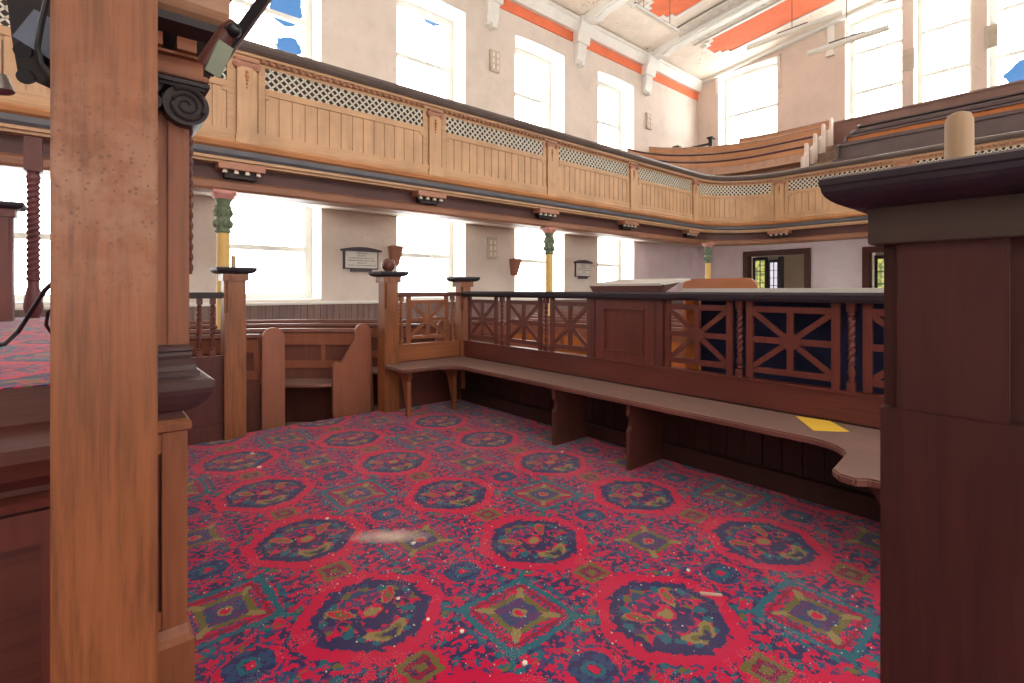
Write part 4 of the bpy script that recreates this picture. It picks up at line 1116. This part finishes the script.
for x0 in (-.02, -.62, -1.22):
    b.box(x0 - .06, x0, 1.598, 1.62, 0, .735); b.box(x0 - .60, x0 - .06, 1.598, 1.62, .66, .735)
finish('panel_framing', b, 'red', pul)
b = B(); b.box(-4.6, -.06, 1.81, 6.4, .997, 1.0); finish('carpet_covering', b, 'carpet', pul)
b = B(); b.box(-.3, .03, 1.532, 1.84, .9, .9015)
b.bm.free()
# twisted post and small newel on the platform
r = thing('twisted_post', 'tall dark twisted wooden post standing on the raised red carpet', 'post', (-.36, 6.15, 1.0))
b = B(); b.box(-.42, -.30, 6.09, 6.21, 2.30, 2.60); finish('top_block', b, 'red', r, .004)
prof = [(.995, .045), (1.02, .045), (1.05, .06), (1.10, .068), (1.18, .062), (1.28, .04), (1.33, .04), (1.34, .05), (1.36, .05), (1.37, .04)]
prof += [(1.40 + .82 * k / 180, .043, 1) for k in range(181)] + [(2.23, .045), (2.25, .05), (2.28, .04), (2.30, .05)]
b = B(); b.lathe(prof, (-.36, 6.15), 20, 125, .14); finish('twisted_shaft', b, wood('purplish_mahogany', (104, 58, 62), 'Z', .4, .2), r, smooth=True)
newel(-.53, 5.72, .08, 1.0, 'dark capped newel post at the far left edge on the raised carpet', 'none', 'red', hcap=1.95)
pts = []
def D3(x, y, D):
    l = (x - 512) / 500.0
    return Vector(((0.648 + 0.7615 * l) * D, (0.7615 - 0.648 * l) * D, H + (290 - y) / 500.0 * D))
b = B(); b.tube([D3(-60, 352, 1.9), D3(-20, 350, 1.95), D3(5, 344, 2.0), D3(18, 332, 2.05), D3(32, 310, 2.0), D3(45, 290, 1.95), D3(58, 278, 1.9), D3(80, 300, 1.9), D3(100, 330, 2.0)], .0085, 8)
b.tube([D3(58, 305, 1.9), D3(48, 312, 1.92), D3(46, 325, 1.98), D3(54, 337, 2.05), D3(70, 345, 2.1)], .006, 8)
tag(finish('cable', b, 'cable', smooth=True), 'black cable looping over the raised red carpet at far left', 'cable')

# pilaster with pedestal and entablature
pil = thing('pulpit_pilaster', 'wooden pilaster on a moulded pedestal with black volute capital, behind the square post', 'pilaster', (.1, 1.9, 0))
px1 = .226
b = B(); b.box(-.05, px1 - .004, 1.752, 2.02, .27, .86); b.box(-.05, px1 - .012, 1.748, 2.02, .86, .955); finish('pedestal', b, 'dark', pil)
b = B(); b.box(px1 - .062, px1, 1.735, 1.78, .27, .85); finish('stile', b, 'mid', pil, .002)
b = B(); b.box(-.05, px1 - .062, 1.737, 1.78, .78, .85); finish('rail', b, 'midx', pil, .002)
b = B(); b.box(-.05, px1 - .062, 1.737, 1.78, .27, .33); finish('rail', b, 'midx', pil, .002)
b = B(); b.frustum((.10, 1.88), [(px1 - .10, .14, .835), (px1 - .09, .152, .845), (px1 - .09, .152, .862), (px1 - .10, .14, .875)]); finish('necking', b, 'mid', pil)
b = B(); b.frustum((.10, 1.88), [(.141, .17, .0), (.141, .17, .235), (.132, .155, .25), (.127, .145, .275)]); finish('plinth', b, 'mid', pil)
b = B(); b.frustum((.12, 1.88), [(.105, .135, .895), (.125, .155, .905), (.150, .172, .925), (.163, .186, .95), (.168, .19, .965), (.168, .19, .985), (.160, .182, .99)]); finish('pedestal_cap', b, 'plumdark', pil)
pxs = .245
b = B(); b.frustum((.11, 1.95), [(.155, .165, .988), (.155, .165, 1.003), (.148, .158, 1.008), (.145, .155, 1.022), (.135, .14, 1.04), (.138, .142, 1.052), (.135, .138, 1.062), (.14, .145, 1.066), (.14, .145, 1.075), (.133, .135, 1.082)]); finish('base_moulding', b, 'plumdark', pil)
b = B(); b.box(-.02, pxs - .045, 1.86, 2.08, 1.08, 1.80); finish('pilaster_shaft', b, 'mid', pil)
b = B(); b.box(pxs - .055, pxs, 1.845, 2.08, 1.08, 1.80); finish('edge_strip', b, 'mid', pil, .002)
b = B(); b.lathe([(1.30 + .48 * k / 80, .007, 1) for k in range(81)], (pxs + .004, 1.86), 10, 190, .35); finish('rope_moulding', b, 'dark', pil, smooth=True)
b = B(); vx, vz, vr = .232, 1.812, .060
# spiral volute
b.prism([(vx + vr * math.cos(k * PI / 14), vz + vr * math.sin(k * PI / 14)) for k in range(28)], lambda p: (p[0], 1.80, p[1]), lambda p: (p[0], 2.0, p[1]))
sp_ = [(vx + (vr - .006) * (1 - k / 60) * math.cos(-k * PI / 11 + 2.2), 1.795, vz + (vr - .006) * (1 - k / 60) * math.sin(-k * PI / 11 + 2.2)) for k in range(52)]
b.tube(sp_, [.0075 * (1 - k / 80) for k in range(52)], 6)
b.prism([(vx - .05, vz + .062), (.10, vz + .062), (.10, vz + .015), (vx - .08, vz + .01)], lambda p: (p[0], 1.81, p[1]), lambda p: (p[0], 2.0, p[1]))
b.tube([(.15, 1.80, vz - .005), (.15, 1.92, vz - .005)], .022, 10)
b.box(.02, vx + .060, 1.79, 2.0, 1.874, 1.886); b.box(.02, vx + .048, 1.80, 2.0, 1.864, 1.874)
finish('volute_capital', b, 'black', pil, smooth=True)
ent = thing('pulpit_entablature', 'dark moulded cornice above the black volute capital', 'cornice', (.1, 1.95, 1.88))
def emould(o0, z0, z1, xr, mat, name):
    b = B(); b.box(-.05, xr, o0, 2.1, z0, z1); return finish(name, b, mat, ent, .003)
emould(1.815, 1.88, 1.895, .285, 'dark', 'lower_fillet'); emould(1.80, 1.895, 1.912, .292, 'mid', 'architrave_step'); emould(1.825, 1.912, 1.965, .28, 'midx', 'frieze')
b = B(); b.box(-.05, .29, 1.80, 2.1, 1.96, 1.968)
x = -.05
while x < .28: b.box(x, min(x + .05, .30), 1.775, 2.1, 1.968, 2.005); x += .085
finish('dentil_course', b, 'midx', ent)
b = B(); b.yz([(2.1, 2.005), (1.77, 2.005), (1.74, 2.015), (1.72, 2.022), (1.72, 2.045), (2.1, 2.045)], -.05, .335); finish('cornice', b, 'black', ent)
b = B(); b.yz([(2.1, 2.045), (1.735, 2.045)] + [(1.76 - .06 * math.sin(t * PI / 8), 2.105 - .06 * math.cos(t * PI / 8)) for t in range(9)] + [(2.1, 2.165)], -.05, .33); finish('cushion_moulding', b, wood('pale_brown_moulding', (178, 136, 108), 'X', .45, .25), ent)
b = B(); b.box(-.05, .35, 1.68, 2.1, 2.165, 2.22); finish('upper_cornice', b, 'dark', ent)
# spotlight clamped beside the cornice
sp = thing('spotlight', 'black spotlight on a slanting metal bar in front of the dark cornice', 'spotlight', D3(222, 40, 1.32))
b = B(); b.bar(D3(278, -22, 1.25), D3(209, 74, 1.30), .022, .016, up=(0, 1, 0)); finish('support_bar', b, 'blackmetal', sp)
b = B(); b.bar(D3(286, -22, 1.27), D3(219, 72, 1.32), .006, .03, up=(0, 1, 0)); finish('side_flange', b, 'steel', sp)
b = B(); b.tube([D3(235, 22, 1.27), D3(228, 32, 1.27), D3(204, 66, 1.27)], [.012, .022, .020], 14); finish('lamp_body', b, 'dark', sp, smooth=True)
b = B(); b.bar(D3(226, 44, 1.245), D3(212, 74, 1.245), .036, .008, up=(-.3, 1, 0)); finish('lens_plate', b, 'lens', sp)
b = B(); b.sphere(D3(234, 30, 1.26), .018, 12); b.tube([D3(222, 30, 1.26), D3(238, 30, 1.26)], .012, 8); finish('clamp', b, 'blackmetal', sp, smooth=True)
# black floodlight box, far left
fl = thing('floodlight', 'black tilted floodlight housing with knobs hanging at the upper left edge', 'floodlight', D3(36, 40, 1.2))
def quadbox(ps, D0, D1):
    b = B(); b.prism(ps, lambda p: tuple(D3(p[0], p[1], D0)), lambda p: tuple(D3(p[0] * 1.0, p[1], D1))); return b
ff = lambda ps, d0, d1, nm, mt: finish(nm, quadbox(ps, d0, d1), mt, fl)
ff([(5, -14), (64, -14), (64, 100), (49, 88), (18, 74), (12, 40)], 1.22, 1.34, 'housing', 'blackmetal')
ff([(12, 36), (34, 9), (66, 26), (66, 70), (48, 58)], 1.17, 1.22, 'side_plate', 'greymetal')
for q in ((25, 51), (28, 77)):
    b = B(); a = D3(q[0], q[1], 1.20); c = D3(q[0] - 3, q[1], 1.12); b.tube([a, c], .0155, 12); finish('knob', b, 'blackmetal', fl)
b = B(); b.tube([D3(50, -12, 1.15), D3(42, 20, 1.15), D3(37, 48, 1.15), D3(42, 64, 1.15), D3(56, 80, 1.15)], .006, 8); finish('power_cable', b, 'cable', fl, smooth=True)
b = B(); b.tube([D3(0, 76, 1.5), D3(4, 92, 1.5)], [.018, .025], 14); b.tube([D3(2, 40, 1.5), D3(2, 77, 1.5)], .002, 6)
tag(finish('hanging_lamp', b, 'steel', smooth=True), 'small steel can lamp hanging at the extreme left edge', 'lamp')

# ------------------------------------------------------------------ debris on the carpet
def chip_mesh(b, x, y, s, rnd):
    n = 5; pts = [(x + s * rnd.uniform(.6, 1.1) * math.cos(k * 2 * PI / n), y + s * rnd.uniform(.5, 1.0) * math.sin(k * 2 * PI / n)) for k in range(n)]
    b.xy(pts, .0005, .001 + s * .5)
rnd = random.Random(3)
def fl0(x, y):
    D = 500 * H / (y - 290.0); l = (x - 512) / 500.0
    return ((0.648 + 0.7615 * l) * D, (0.7615 - 0.648 * l) * D)
big = [((562, 452), .013, 'plaster chip on the carpet near the bench supports'), ((327, 519), .010, 'plaster chip on the left part of the carpet'),
       ((259, 468), .018, 'largest white plaster chip at the left of the carpet'), ((252, 454), .014, 'plaster chip behind the largest one at the left'),
       ((398, 599), .009, 'plaster chip on the near dark medallion'), ((428, 620), .008, 'plaster chip right of the near dark medallion centre'),
       ((688, 571), .011, 'plaster chip right of the middle foreground medallion'), ((525, 664), .012, 'plaster chip at the near edge of the carpet'),
       ((718, 428), .006, 'tiny chip in the shade under the bench'), ((462, 632), .010, 'plaster chip by the pale fern leaf motif'),
       ((722, 502), .006, 'tiny chip below the bench shadow'), ((413, 544), .014, 'plaster chip within the pale dust patch')]
for (p, s, lab) in big:
    x, y = fl0(*p); b = B(); chip_mesh(b, x, y, s, rnd)
    tag(finish('plaster_chip', b, 'chip'), 'white ' + lab if not lab.startswith(('largest', 'tiny')) else lab, 'debris', 'plaster chips on the carpet')
x, y = fl0(700, 594); x2, y2 = fl0(722, 596)
b = B(); b.bar((x, y, .004), (x2, y2, .004), .010, .007); tag(finish('wood_splinter', b, 'stick'), 'pale wood splinter lying on the right of the carpet', 'debris')
b = B()
for k in range(900):
    cx, cy = rnd.choice([(1.2, 2.3), (1.6, 1.2), (2.2, .9), (.7, 2.4), (1.0, 1.7), (1.8, 2.8), (2.3, 1.1), (.9, 3.6)])
    x = rnd.gauss(cx, .45); y = rnd.gauss(cy, .55)
    if not (.3 < x < 3.15 and .3 < y < 4.7) or (x < 1.3 and y < .4): continue
    chip_mesh(b, x, y, rnd.choice((.0016, .002, .0022, .0028, .004)), rnd)
tag(finish('plaster_crumbs', b, 'chip'), 'fine white plaster crumbs scattered all over the red carpet', 'debris', kind='stuff')
